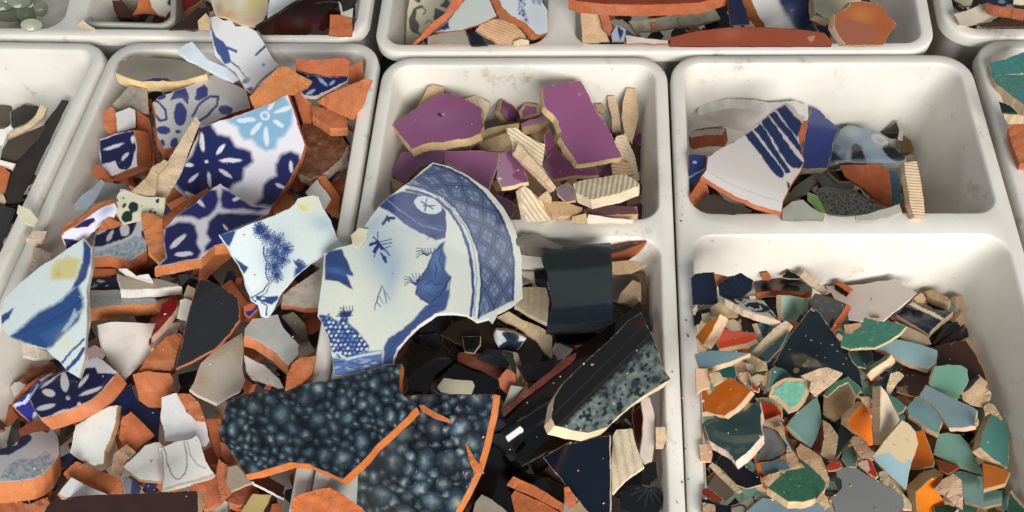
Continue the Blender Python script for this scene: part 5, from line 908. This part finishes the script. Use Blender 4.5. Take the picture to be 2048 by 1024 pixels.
S('tile_shard', 'grey spiral marked tile at the bottom left', 'shard', '370,980 450,940 530,900 620,880 640,920 540,960 480,1010 420,1060 370,1050', (0, 12), 40, body='988a6c', top='8f8672', ops=[('L', '1c1c20', '380,990 430,970 470,985 480,1020', 14), ('L', '1c1c20', '515,905 540,930 540,960', 14)])
S('tile_shard', 'tan block above the orange shard, right of the flesh coloured tile', 'shard', '215,30 280,10 320,70 240,110 220,80', (0, 10), 40, body='9c8866')
S('tile_shard', 'cream lump between the teal glimpse and the mint shard', 'shard', '420,20 490,10 500,70 470,110 430,60', (0, 10), 40, body='c4ae88')
S('tile_shard', 'olive chip left of the mint crackled shard', 'shard', '500,60 560,30 610,40 580,90 520,110', (0, 10), 40, body='8c8464')
S('tile_shard', 'small red scrap at the right corner of the orange shard', 'shard', '505,120 540,105 575,130 570,160 530,150', (0, 8), 40, body='b0a080', top='9c2c14')
S('tile_shard', 'light orange glazed shard with cream lower right side near the left wall', 'shard', '172,220 260,120 360,55 440,100 510,150 450,230 400,285 320,330 180,300', (24, 22), 56, body='c9a87c', top='d86e1c', lift=.004)
S('tile_shard', 'tan shard with a red glazed hollow right of the teal blue shard', 'shard', '540,200 620,195 690,205 740,270 742,330 700,330 620,300 570,240', (0, 12), 40, body='c8a67e')
S('tile_shard', 'bright red glazed patch inside the tan shard', 'shard', '582,246 640,248 700,265 735,310 735,345 650,355 590,365', (0, 6), 30, body='b89870', top='b02c12')
S('tile_shard', 'tan slab leaning below the red glazed patch', 'shard', '595,370 715,320 740,400 690,430 640,420 600,400', (0, 8), 36, body='a08460')
S('tile_shard', 'teal shard behind the mint crackled shard', 'shard', '655,10 690,-20 760,0 815,45 760,60 690,90 640,140 620,170', (-24, 6), 40, body='b0a07c', top='406a64')
S('tile_shard', 'mint crackled shard with a wide cream upper left border', 'shard', '640,190 670,110 760,60 860,58 925,55 940,110 900,230 850,290 780,310 740,260 700,220', (0, 8), 40, body='c4a882', top='78b69c', kind='crackle', inset=8, lift=.004)
S('tile_shard', 'plain cream clay wedge right of the mint crackled shard', 'shard', '870,40 1000,-10 1060,-20 1172,22 1080,110 970,190 930,150 945,80', (0, 8), 44, body='cbae90', jag=.5)
S('pottery_shard', 'tan oval clay lump under the green tipped shard', 'shard', '1030,320 1040,190 1110,120 1200,90 1275,155 1240,240 1190,320 1120,360', (0, 12), 50, body='c8ac86', jag=1.3)
S('tile_shard', 'emerald tipped shard peeping behind the tan oval lump', 'shard', '1035,180 1130,80 1210,45 1290,110 1300,160 1270,190 1215,90 1150,120 1060,200', (-6, 6), 30, body='a89872', top='3c6650')
S('tile_shard', 'sea green wedge with a dark shaded tip right of the emerald tip', 'shard', '1300,130 1400,105 1400,200 1340,190', (0, 8), 30, body='a8946c', top='4c7c68')
S('tile_shard', 'deep green black shard in the shade below the tan oval lump', 'shard', '1130,480 1160,380 1220,430 1240,480 1180,560 1120,640 1110,560', (0, 8), 36, body='6c644c', top='1e2e2e')
S('tile_shard', 'dark red shard side beside the tan hexagon', 'shard', '950,575 1000,480 1030,380 1045,420 1030,500 1010,605', (0, 4), 30, body='9c8058', top='92300f')
S('tile_shard', 'tan hexagonal clay piece left of the glossy orange shard', 'shard', '1030,360 1080,390 1140,470 1110,650 1060,640 1015,610 1040,500', (0, 14), 44, body='c9a880')
S('tile_shard', 'light teal triangular shard with a bright lower left border', 'shard', '762,405 850,300 985,195 1010,260 1022,380 990,470 945,565 850,500', (-10, 8), 34, body='c8b490', top='7ea29c', ops=[('W', '98b8b0', (880, 420, 60, 60, 0, .6)), ('L', 'b0ccc6', '775,410 860,490 940,555', 12)])
S('tile_shard', 'dark rust chip below the light teal triangle', 'shard', '790,490 850,510 860,560 820,570', (0, 6), 30, body='7a4024')
S('tile_shard', 'ochre tan angular clay shard in the lower left centre', 'shard', '840,570 870,530 1010,620 1050,700 1075,790 1060,850 1000,760 930,680 850,620', (0, 10), 40, body='b98c60')
S('mirror_shard', 'small grey mirror glass shard with a chipped edge', 'shard', '600,410 640,420 700,450 775,540 778,590 680,640 540,665 580,560', (-2, 10), 22, body='4c5c50', top='6e6e6e', kind='mirror')
S('tile_shard', 'thin cream edged shard with notches right of the small mirror shard', 'shard', '680,410 740,395 770,500 830,600 870,690 790,715 760,620 775,540', (0, 10), 30, body='c2a680', jag=1.3)
S('tile_shard', 'pale grey blue tile scrap below the small mirror shard', 'shard', '580,680 700,640 760,640 790,710 680,740 600,760', (0, 8), 30, body='8c9088', top='56686e')
S('tile_shard', 'teal blue shard with a jagged white right edge near the left wall', 'shard', '175,405 300,350 450,290 575,225 590,300 585,380 598,470 500,570 400,665 350,590 300,570 210,510 195,460', (14, 56), 76, body='dcc8b2', top='41686c', lift=.008, jag=1)
S('tile_shard', 'pale tan piece left of the green hexagonal shard', 'shard', '600,800 640,750 720,730 700,790 640,840', (0, 8), 40, body='b39c74')
S('tile_shard', 'broad slate blue tile along the bottom edge', 'shard', '480,1010 600,920 780,950 980,930 1080,1000 1130,1060 440,1070', (0, 8), 30, body='98907c', top='7a919c')
S('tile_shard', 'bright green sugary glazed hexagonal shard at the bottom', 'shard', '630,850 700,780 800,720 940,700 1010,760 1055,820 1040,870 960,930 880,955 780,950', (-10, 44), 60, body='d8b48a', top='4a886a', kind='crackle', lift=.008)
S('tile_shard', 'cream chip beside the lower left notch of the big mirror shard', 'shard', '980,930 1020,880 1060,920 1080,980 1040,1005', (0, 10), 40, body='c2aa84')
view(1640, 740, 3.605)
S('tile_shard', 'tan chip behind the glossy orange shard', 'shard', '280,195 350,190 380,220 370,270 330,260', (0, 8), 40, body='9c8058')
S('tile_shard', 'green shard tip behind the tall white edged shard', 'shard', '480,170 540,200 620,260 600,300 560,320 520,250', (0, 8), 30, body='8c8460', top='4a7a66')
S('tile_shard', 'pale green shard left of the small white edged pair', 'shard', '150,640 180,570 240,540 270,620 260,700 200,700', (0, 8), 40, body='b8a47c', top='587468')
S('tile_shard', 'small coral red piece beside the big mirror shard', 'shard', '45,690 90,650 140,660 160,700 120,720 60,725', (0, 10), 40, body='b08468', top='b43c24')
S('tile_shard', 'dark brown shard in the shade right of the big mirror shard', 'shard', '620,720 760,710 700,800 640,860 610,900', (0, 8), 36, body='6a4c34', top='3a241a')
S('tile_shard', 'glossy bright orange shard with cream left side in the centre', 'shard', '205,350 320,235 345,290 375,360 378,450 398,530 360,548 320,510 250,450 200,410', (-44, -16), 70, body='c9a680', top='f0780f', lift=.004)
S('tile_shard', 'cream clay wedge below the glossy orange shard', 'shard', '215,510 240,480 290,478 330,540 400,600 390,640 290,640 250,570', (0, 14), 44, body='cfae88')
S('tile_shard', 'tall shard with a bright triangular face and a scalloped brown left side', 'shard', '435,110 480,170 530,270 578,360 500,470 440,540 430,400 432,250', (-50, 6), 66, body='c8a680', top='dcc8ac', kind='matte', lift=.006)
S('tile_shard', 'red edged small shard between the cream wedge and the mirror', 'shard', '260,670 340,645 375,660 420,760 400,780 340,740', (0, 12), 40, body='c8a684', top='b8301a', ops=[('P', 'd8bc9c', '260,660 340,645 360,720 330,745')])
S('tile_shard', 'pale green trapezoid shard with a worn face below the pale blue pair', 'shard', '850,460 920,452 1010,465 1070,530 1110,620 1170,730 1165,755 1050,720 900,650 818,605 840,520', (-8, 14), 40, body='b09c74', top='7eaa9a', ops=[('W', '7ea696', (960, 540, 90, 60, 0, .6)), ('L', '8cb0a2', '825,605 1000,680 1165,745', 10)])
S('tile_shard', 'rust brown tile under the pale green trapezoid shard', 'shard', '820,630 900,655 1010,700 920,750 860,720', (0, 8), 30, body='8c4a28', top='7c3a1c')
S('tile_shard', 'pale blue quadrilateral shard left of the notched pale blue shard', 'shard', '625,275 690,188 770,225 830,285 882,370 850,460 740,400 640,320', (-10, 28), 50, body='b89a78', top='84b0b4')
S('tile_shard', 'notched long pale blue grey shard right of centre', 'shard', '722,180 762,103 850,150 950,200 1060,245 1130,290 1120,400 1030,420 930,420 885,360 830,270', (4, 26), 46, body='bca07c', top='9ab4ba', lift=.003)
S('tile_shard', 'small tan chip at the right tip of the notched pale blue grey shard', 'shard', '1115,350 1140,345 1140,390 1120,410', (0, 8), 30, body='a08a68')
S('tile_shard', 'tall teal shard with a cream left face at the right wall', 'shard', '1240,290 1320,355 1370,500 1355,710 1250,640 1150,560 1170,440', (-44, 26), 76, body='c4a67c', top='4a8278', lift=.004, ops=[('P', 'b79a70', '1230,240 1300,300 1315,350 1270,310')])
S('tile_shard', 'tan clay tip above the tall teal shard', 'shard', '1180,260 1215,237 1255,250 1315,350 1230,300 1190,330', (-6, 10), 30, body='c2a47c')
S('tile_shard', 'bright orange four sided shard behind the two toned blue shard', 'shard', '690,440 748,433 770,500 825,660 815,690 720,705 655,712 640,640 680,560', (2, 12), 34, body='c09468', top='ec7a18')
S('tile_shard', 'cream shard with a pale blue glazed lower half and a bright glint', 'shard', '375,625 480,490 590,362 650,400 690,440 710,530 660,660 620,865 500,760', (-6, 8), 40, body='d2b890', top='d9c29a', kind='plain', lift=.008, ops=[('P', '9cbcc6', '370,630 500,590 540,640 600,670 665,640 620,870 500,760', 6)])
S('tile_shard', 'pale mint shard lying low at the right near the bottom edge', 'shard', '940,740 1010,725 1100,750 1180,770 1200,860 1310,870 1310,960 1180,985 1040,950 1020,830', (-2, 18), 40, body='a8946c', top='668f82', ops=[('W', '62907e', (1240, 920, 80, 40, 0, .5))])
S('tile_shard', 'small orange four sided shard at the right', 'shard', '1170,668 1270,695 1370,735 1330,820 1180,860', (0, 22), 40, body='c09668', top='e07c2c', lift=.004)
S('tile_shard', 'dark green shard with cream edge in the bottom right corner', 'shard', '1350,1000 1370,880 1420,940 1480,1010 1500,1080 1350,1080', (10, -14), 40, body='c8ac80', top='28503f')
S('tile_shard', 'tall orange shard with brown top and left faces near the bottom', 'shard', '690,880 790,790 892,755 860,830 830,850 900,960 860,1080 700,1080', (-46, -40), 90, body='a07c50', top='dc7a18')
S('tile_shard', 'fan shaped cream clay chip right of the tall orange shard', 'shard', '822,865 880,790 960,750 1015,790 1028,900 1025,1000 960,960 900,900', (0, 10), 44, body='c4a27a', lift=.004)
S('tile_shard', 'dark green shard tip at the bottom edge', 'shard', '820,980 930,972 1000,1000 960,1040 830,1040', (0, 20), 40, body='c2ae84', top='264436')
S('tile_shard', 'long cream clay strip behind the mirror shard top right edge', 'shard', '425,740 470,725 540,830 620,910 660,970 660,1010 600,1000 500,880 440,820', (0, 10), 40, body='cdb288')
S('mirror_shard', 'large grey mirror shard with chipped glass edges at the bottom', 'shard', '110,730 180,698 270,710 400,790 530,860 600,920 605,980 560,1060 120,1060 70,920 120,890 155,850 150,790 120,770', (-5, 6), 22, body='3e5048', top='767675', kind='mirror', lift=.01, jag=.4)
# ================================================================ back row and right edge trays
view(0, 0, 3.657)
for i_, (x_, y_, w_, h_, l_) in enumerate(((60, 90, 150, 65, 'largest pale green glass pebble at the left'), (195, 95, 75, 70, 'round pale green glass pebble beside the largest one'), (20, 30, 90, 50, 'pale green glass pebble cut by the top left corner'), (230, 10, 80, 45, 'pale green glass pebble at the top edge near the tray divider'), (230, 180, 80, 45, 'pale green glass pebble half behind the tray rim near the divider'), (60, -20, 80, 40, 'pale green glass pebble peeking in over the top edge'), (300, 60, 50, 60, 'small pale green glass pebble against the tray divider'), (140, 10, 90, 50, 'pale green glass pebble in the middle of its pile'))):
    P_ = ' '.join('%.1f,%.1f' % (x_+w_*math.cos(a_), y_+h_*math.sin(a_)) for a_ in np.linspace(0, 6.28, 15)[:-1]); 
    S('glass_pebble', l_, 'pebble', P_, (0, 6), 60, body='b0b49c', top='acb39b', kind='milky', bend=(0, 22), bend2=(90, 22), jag=.1, group='pale green glass pebbles', inset=.2)
S('tile_shard', 'dark brown shard inside the clear plastic box', 'shard', '820,0 900,10 975,80 960,130 860,125 830,60', (0, 10), 50, body='6a3c28', top='4a2c22')
S('tile_shard', 'orange triangular shard inside the clear plastic box', 'shard', '970,110 1000,60 1020,-20 1085,-20 1100,40 1160,105 1060,100', (0, 8), 40, body='c4703e')
S('plate_shard', 'white shard with a dark blue blot by the clear plastic box', 'shard', '1085,-30 1250,-40 1290,60 1220,130 1160,110 1110,50', (0, 8), 30, body='cbb8a4', top='cdc4b6', ops=[('E', '1c3852', (1270, 20, 48, 32, 0))])
S('tile_shard', 'crimson glazed bar with a brown side in the back left tray', 'shard', '1195,150 1230,90 1330,-10 1480,-60 1480,0 1380,70 1230,195', (12, 26), 50, body='84603f', top='80141c')
S('tile_shard', 'dark brown rubble shard behind the white curved shard tip', 'shard', '1240,215 1350,130 1440,60 1530,50 1530,200 1400,220', (0, 10), 40, body='5a3624', top='2a1c18')
S('tile_shard', 'beige corner chip beside the white curved shard tip', 'shard', '1445,150 1505,95 1530,130 1535,220 1455,215', (0, 8), 40, body='b8a484')
S('tile_shard', 'beige chip at the foot of the clear plastic box', 'shard', '565,180 605,145 640,180 690,205 590,200', (0, 8), 30, body='c8b8a0')
view(400, 0, 3.413)
S('glass_shard', 'cloudy glass plate over orange and yellow shards', 'shard', '60,-60 460,-60 470,60 430,150 380,180 300,170 200,130 110,110', (0, 8), 20, body='b4ac98', top='b8ae94', ops=[('W', 'c4b46c', (360, 30, 80, 60, 0, .8)), ('W', 'c08450', (190, 100, 60, 30, 0, .8)), ('W', 'c68c60', (360, 140, 60, 20, 0, .7)), ('W', '8c7454', (130, 60, 30, 50, 0, .7)), ('W', 'ccc4b0', (280, 10, 40, 60, 0, .8))])
S('tile_shard', 'bright white glazed tile in the back left tray', 'shard', '480,-60 760,-60 700,-20 600,40 520,100 460,135', (0, 8), 24, body='d8d4c4', top='f2f0e8')
S('glass_shard', 'dark green glass sheet with a thick polished edge in the back left tray', 'shard', '390,190 520,100 640,30 760,-50 1060,-60 1060,100 1040,240 420,240', (-12, -8), 26, body='1e2a20', top='160c0c', kind='plain', ops=[('W', '3c1010', (700, 160, 200, 60, 0, .7)), ('W', '24301a', (670, 150, 40, 30, 0, .8)), ('L', '40483a', '790,25 880,5 950,15', 5)])
S('tile_shard', 'terracotta red tile in the front right corner of the back left tray', 'shard', '885,100 950,98 1000,115 1040,130 1035,240 875,240 880,170', (0, 8), 40, body='8c3e2a', jag=1.2)
S('tile_shard', 'thin grey white sliver on the terracotta red tile', 'shard', '945,10 965,40 975,80 1045,55 1040,120 1000,110 960,100', (0, 4), 20, body='a8a49a', top='a8a49a')
view(800, 0, 3.413)
S('tile_shard', 'cream tile with grey scroll ornament in the wide back tray', 'shard', '75,-80 430,-80 400,20 300,110 170,220 90,300 35,300 50,100', (-3, 4), 30, body='cbbd9c', top='cfc6ac',
  ops=[('P', '5c5854', '60,130 90,60 140,35 185,50 165,45 110,70 105,130 130,170 120,210 150,240 90,225 60,190'), ('P', '5c5854', '235,55 320,90 270,150 225,130'), ('P', '5c5854', '310,-20 345,20 320,60 270,40 300,10'), ('L', '5c5854', '175,165 185,140 215,150 210,185 190,178', 8), ('L', '5c5854', '120,60 150,50 175,75 155,95', 8), ('P', '5c5854', '90,0 150,-10 130,20')])
S('tile_shard', 'grey tile lying flat at the front wall of the wide back tray', 'shard', '190,250 330,215 440,200 480,310 190,310', (0, 8), 30, body='948470', top='8f8a7e', ops=[('W', 'a45430', (240, 290, 30, 8, 0, .8))])
S('tile_shard', 'navy tile in shadow beside the grey tile', 'shard', '450,205 510,190 600,310 490,310', (0, 8), 30, body='3a3430', top='14161f')  # navy top colour made darker for shadow
rib('ribbed tan clay tile back in the wide back tray', '515,205 560,160 660,130 780,160 850,240 880,300 660,300 620,260', (-2, 14), 50, 20, 14, 2, body='a8845c')
S('pottery_shard', 'crumbled white plaster chip at the front wall of the wide back tray', 'shard', '775,285 820,265 875,270 880,300 780,310', (0, 8), 30, body='cfc0a4', jag=1.4)
S('plate_shard', 'pale grey blue curved tile with a terracotta left edge', 'shard', '440,0 570,-80 640,60 660,110 540,170 420,210 250,215 320,150 380,60', (-3, 5), 30, body='a84c24', top='a5ada8', bend=(-35, 14), ops=[('P', '1c2c5c', '250,215 280,170 330,150 340,195')])
S('tile_shard', 'long terracotta edge slanting in front of the scroll ornament tile', 'shard', '90,298 200,180 320,80 370,-20 440,-20 400,50 300,150 180,250 110,300', (0, 6), 34, body='a8532b')
S('tile_shard', 'sponged blue on white tile with a wide clay left edge in the wide back tray', 'shard', '650,-60 930,-60 970,10 1005,70 1010,220 960,242 930,235 860,160 760,110 700,50', (-40, 34), 70, body='a4683a', top='c6cdd2', ops=[('S', '2c4690', '795,-60 870,-60 850,60 880,160 860,165 810,100', 1.2), ('S', '4c64a4', '880,-40 980,0 960,40 900,20', .6), ('W', 'b4c2cc', (940, 120, 60, 80, 0, .7))])
rib('ribbed pinkish cream tile right of the tray divider', '1232,90 1290,65 1350,85 1370,160 1410,230 1435,285 1245,292', (-2, 8), 50, 60, 15, 2, body='b08c6a')
S('tile_shard', 'terracotta piece under the rolled brown rim', 'shard', '1355,80 1420,95 1450,200 1430,240 1390,200', (0, 8), 40, body='84432c')
S('tile_shard', 'small blue and white chip by the front wall of the wide back tray', 'shard', '1440,230 1480,170 1540,200 1530,280 1450,285', (0, 6), 40, body='8a8078', top='8c98a8', ops=[('P', '1c2c50', '1480,180 1530,210 1500,280')])
S('tile_shard', 'white tile end at the front wall under the long grey white strip', 'shard', '1540,240 1640,255 1830,275 1830,300 1545,300', (0, 8), 30, body='9c6a54', top='bcb8b0')
S('tile_shard', 'dark navy glossy tile in shadow right of the grey white strip', 'shard', '2040,20 2200,20 2300,220 2100,240', (0, 8), 30, body='3a2820', top='121626')  # shadow put into the darker navy top colour
S('tile_shard', 'rough grey white strip with an orange fleck lying lengthwise', 'shard', '1565,145 1700,130 1900,105 2150,60 2190,130 2050,165 1800,200 1610,222', (-8, 12), 34, body='9c927c', top='a8a08c', kind='dirty', lift=.01)
S('pottery_shard', 'orange fleck stuck on the rough grey white strip', 'flake', '1715,160 1745,155 1750,185 1725,195', (0, 4), 16, body='b0603a')
S('pottery_shard', 'long curved brown glazed bowl rim across the top', 'shard', '1150,-10 1220,10 1400,30 1700,35 2048,20 2250,-40 2250,-120 1150,-120', (-4, 70), 80, body='8c3e28', top='84381f', bend=(0, 40), kind='plain', lift=.012, jag=.2)
view(1340, 0, 3.657)
S('plate_shard', 'brown and navy glazed plate fragment behind the clay edge', 'shard', '420,-60 500,-60 560,60 590,180 440,190 430,60', (-6, 4), 30, body='6a3a2c', top='141a30')
S('tile_shard', 'white and sponged navy plate with a thick clay left edge in the wide back tray', 'shard', '560,-60 1060,-60 1040,20 1020,140 1060,180 1100,240 900,240 690,240 690,180 640,110', (-60, 12), 80, body='94602c', top='c2bfbc', ops=[('P', '1b2a58', '760,-60 1060,-60 1030,100 1060,190 1080,250 940,250 880,160 820,60', 16), ('W', '46578a', (890, 60, 50, 40, 0, .7)), ('W', '8c98b0', (890, 75, 10, 10, 0, .9)), ('W', '9ca4b4', (860, 140, 40, 60, 0, .4))])
S('pottery_shard', 'curved reddish brown bowl rim along the front wall of the wide back tray', 'shard', '0,275 200,225 440,198 700,198 950,215 1130,240 1190,310 1180,340 0,340', (-2, 6), 60, body='6a2c1c', top='82402c', bend=(0, 10), ops=[('W', '9c5a48', (440, 250, 90, 40, 0, .5)), ('P', 'a87060', '1000,270 1060,258 1050,300 1030,310')], jag=.2)
S('tile_shard', 'cream tile with a dark glazed tube line and a glint', 'shard', '1040,-60 1400,-60 1400,20 1300,60 1220,110 1165,160 1060,110 1050,60', (-24, 30), 50, body='c8b898', top='c9c2a0', ops=[('P', '46506a', '1070,95 1165,150 1160,210 1050,130'), ('L', '2a3040', '1050,140 1160,205', 6)])
S('pottery_shard', 'orange brown glazed shard with two tones in the wide back tray corner', 'shard', '1205,100 1290,60 1330,15 1400,8 1500,20 1560,60 1600,120 1655,180 1600,250 1560,330 1280,330 1240,270 1205,200', (-36, 10), 54, body='b09476', top='96502c', lift=.01, ops=[('W', 'a8703c', (1400, 110, 90, 60, 0, .7)), ('P', '8a5240', '1205,120 1300,140 1480,190 1510,260 1500,330 1280,330 1205,230', 12), ('W', '8c4c28', (1560, 200, 60, 80, 0, .5))])
view(1848, 0, 2.56)
S('tile_shard', 'white stick like tile piece in the back right tray', 'shard', '155,75 250,40 330,10 400,-10 400,50 300,110 230,128 180,125', (-4, 8), 40, body='a89880', top='b4aa98', kind='matte')
S('tile_shard', 'terracotta edged blue speckled shard in the back right tray', 'shard', '322,15 340,-40 520,-40 520,52 420,40 350,25', (0, 44), 60, body='a4502c', top='202c40', ops=ell('8492a8', (400, 10, 20, 9, 0), (440, 35, 18, 8, 10), (480, 10, 20, 8, 0)))
S('tile_shard', 'thin white tile edge at the top of the back right tray', 'shard', '150,0 210,-20 250,0 240,25 200,30', (0, 6), 30, body='c4b89c', top='c8bea4')
S('tile_shard', 'buff scrap at the right frame edge of the back right tray', 'shard', '460,-20 540,-20 540,20 458,18', (0, 6), 30, body='d4c4a0', top='d6c8a8')
S('tile_shard', 'dark brown rubble piece at the front of the back right tray', 'shard', '280,125 400,95 520,110 520,140 300,140', (0, 6), 30, body='6a4c38', top='3c2e26')
S('tile_shard', 'terracotta block at the right frame edge in the right edge tray', 'shard', '430,650 480,620 560,610 560,830 490,840 450,740', (-4, 30), 60, body='8c4a30')
S('tile_shard', 'cream underside of a shard in the right edge tray', 'shard', '405,575 450,575 520,600 520,625 430,625 412,605', (0, 8), 30, body='d0bc98')
S('tile_shard', 'dark teal bit in shadow under the teal shard edge', 'shard', '385,520 440,540 480,580 400,575', (0, 6), 30, body='23383a', top='14282c')
S('tile_shard', 'teal green crackled slab, rear one, in the right edge tray', 'shard', '330,325 420,300 520,262 620,250 620,400 500,380 348,385', (-2, 10), 40, body='cdb692', top='3a6c68', kind='crackle')
S('tile_shard', 'teal glazed slab with a broad cream front edge resting on the right rim', 'shard', '345,390 430,385 520,378 640,380 640,600 520,545 430,480 370,430', (-10, 56), 80, body='d2b894', top='4a7c72', kind='crackle', z=.012)
view(0, 0, 1)
# tape left on the rims and shards
for lb, o_ in (('yellowed tape scrap stuck on the left tray gap', '37,410 60,418 78,440 70,455 50,445 34,425'), ('yellowed tape scrap bridging the tray rim and the big plate', '702,470 718,455 738,458 732,478 716,498 705,488')):
    S('tape_scrap', lb, 'tape', o_, (0, 1), 2, body='d4ccb0', top='d6ceae', z=.014 if 'plate' not in lb else None, jag=.5)
# ---------------------------------------------------------------- clear plastic box in the back left tray
def plastic_box():
    n = NT('clear_plastic'); n.color(srgb('d9d6ca')); n.rough(.22); n.b.inputs['Transmission Weight'].default_value = .4; n.b.inputs['IOR'].default_value = 1.2
    q = onz([(168, -70), (352, -70), (350, 54), (166, 48)], -.004)[[3, 2, 1, 0]]
    V = []; Fc = []; prev = None
    for ins, r, z in [(.006, .012, -.070), (.003, .014, -.012), (.0, .016, -.0075), (.0, .016, -.0045), (.0015, .015, -.003), (.006, .012, -.004), (.0078, .011, -.0075), (.0085, .010, -.012), (.0115, .009, -.068)]:
        l = list(range(len(V), len(V)+36)); V.extend(map(tuple, rquad(q, ins, r, z)))
        if prev:
            for i in range(36): Fc.append((prev[i], prev[(i+1) % 36], l[(i+1) % 36], l[i]))
        prev = l
    Fc.append(tuple(prev)); Fc.append(tuple(range(35, -1, -1)))
    o = mesh_obj('plastic_box', V, Fc, n.m, origin=np.mean(V, 0), smooth=True); tag(o, 'clear plastic box with rounded rim in the back left tray', 'box')
plastic_box()
# ---------------------------------------------------------------- crumbs and splinters lying on the shards
def crumbs(label, poly, n, pal, seed, big=.0022):
    rng = np.random.RandomState(seed); P = np.array(poly, float); lo, hi = P.min(0), P.max(0); V = []; Fc = []; col = []
    cnt = 0
    while cnt < n:
        p = lo+rng.rand(2)*(hi-lo)
        if not inpoly(p[None], P)[0]: continue
        cnt += 1
        c = CAM+ray(p)[0]*(zget(p[None])[0]-.0008); r = big*rng.uniform(.25, 1)**1.6; st = rng.uniform(.8, 2.2); a0 = rng.rand()*6.28
        k = 5; i = len(V)
        for j in range(k):
            a = 6.28*j/k+rng.uniform(-.3, .3); q = np.array((math.cos(a)*r*st, math.sin(a)*r, 0)); q = np.array((q[0]*math.cos(a0)-q[1]*math.sin(a0), q[0]*math.sin(a0)+q[1]*math.cos(a0), 0)); V.append(c+q)
        V.append(c+np.array((0, 0, r*.7))); V.append(c-np.array((0, 0, r*.8)))
        for j in range(k): Fc += [(i+j, i+(j+1) % k, i+k), (i+(j+1) % k, i+j, i+k+1)]
        col += [np.array(srgb(pal[rng.randint(len(pal))]))]*(k+2)
    o = mesh_obj('clay_crumbs', V, Fc, glaze('111111', 'mattattr'), origin=np.mean(V, 0), col=np.array(col)); o['kind'] = 'stuff'; o['label'] = label
crumbs('fine clay crumbs and dust over the small orange and green shards', [(1395, 580), (1900, 600), (2020, 1020), (1405, 1020)], 150, ['d8c09a', 'c8a880', 'e0d4c0', '9c8060'], 1, .0009)
crumbs('fine clay crumbs over the floral shards', [(250, 150), (700, 150), (600, 1020), (0, 1020)], 110, ['d0a080', 'e0d4c0', 'c07850', 'b8a48c'], 2, .0011)
crumbs('fine crumbs over the dark shards', [(760, 520), (1310, 520), (1330, 1020), (1000, 1020)], 30, ['d8c09a', 'c8a880', 'a08870'], 3, .0011)
crumbs('fine crumbs over the purple shards', [(790, 220), (1290, 220), (1280, 430), (900, 430)], 45, ['dcc49c', 'c8b08c'], 4, .001)
crumbs('crumbs lying on the tray rims', [(1335, 110), (1365, 110), (1385, 1020), (1345, 1020)], 26, ['7a6a58', 'c8b090', '504438'], 5, .0012)
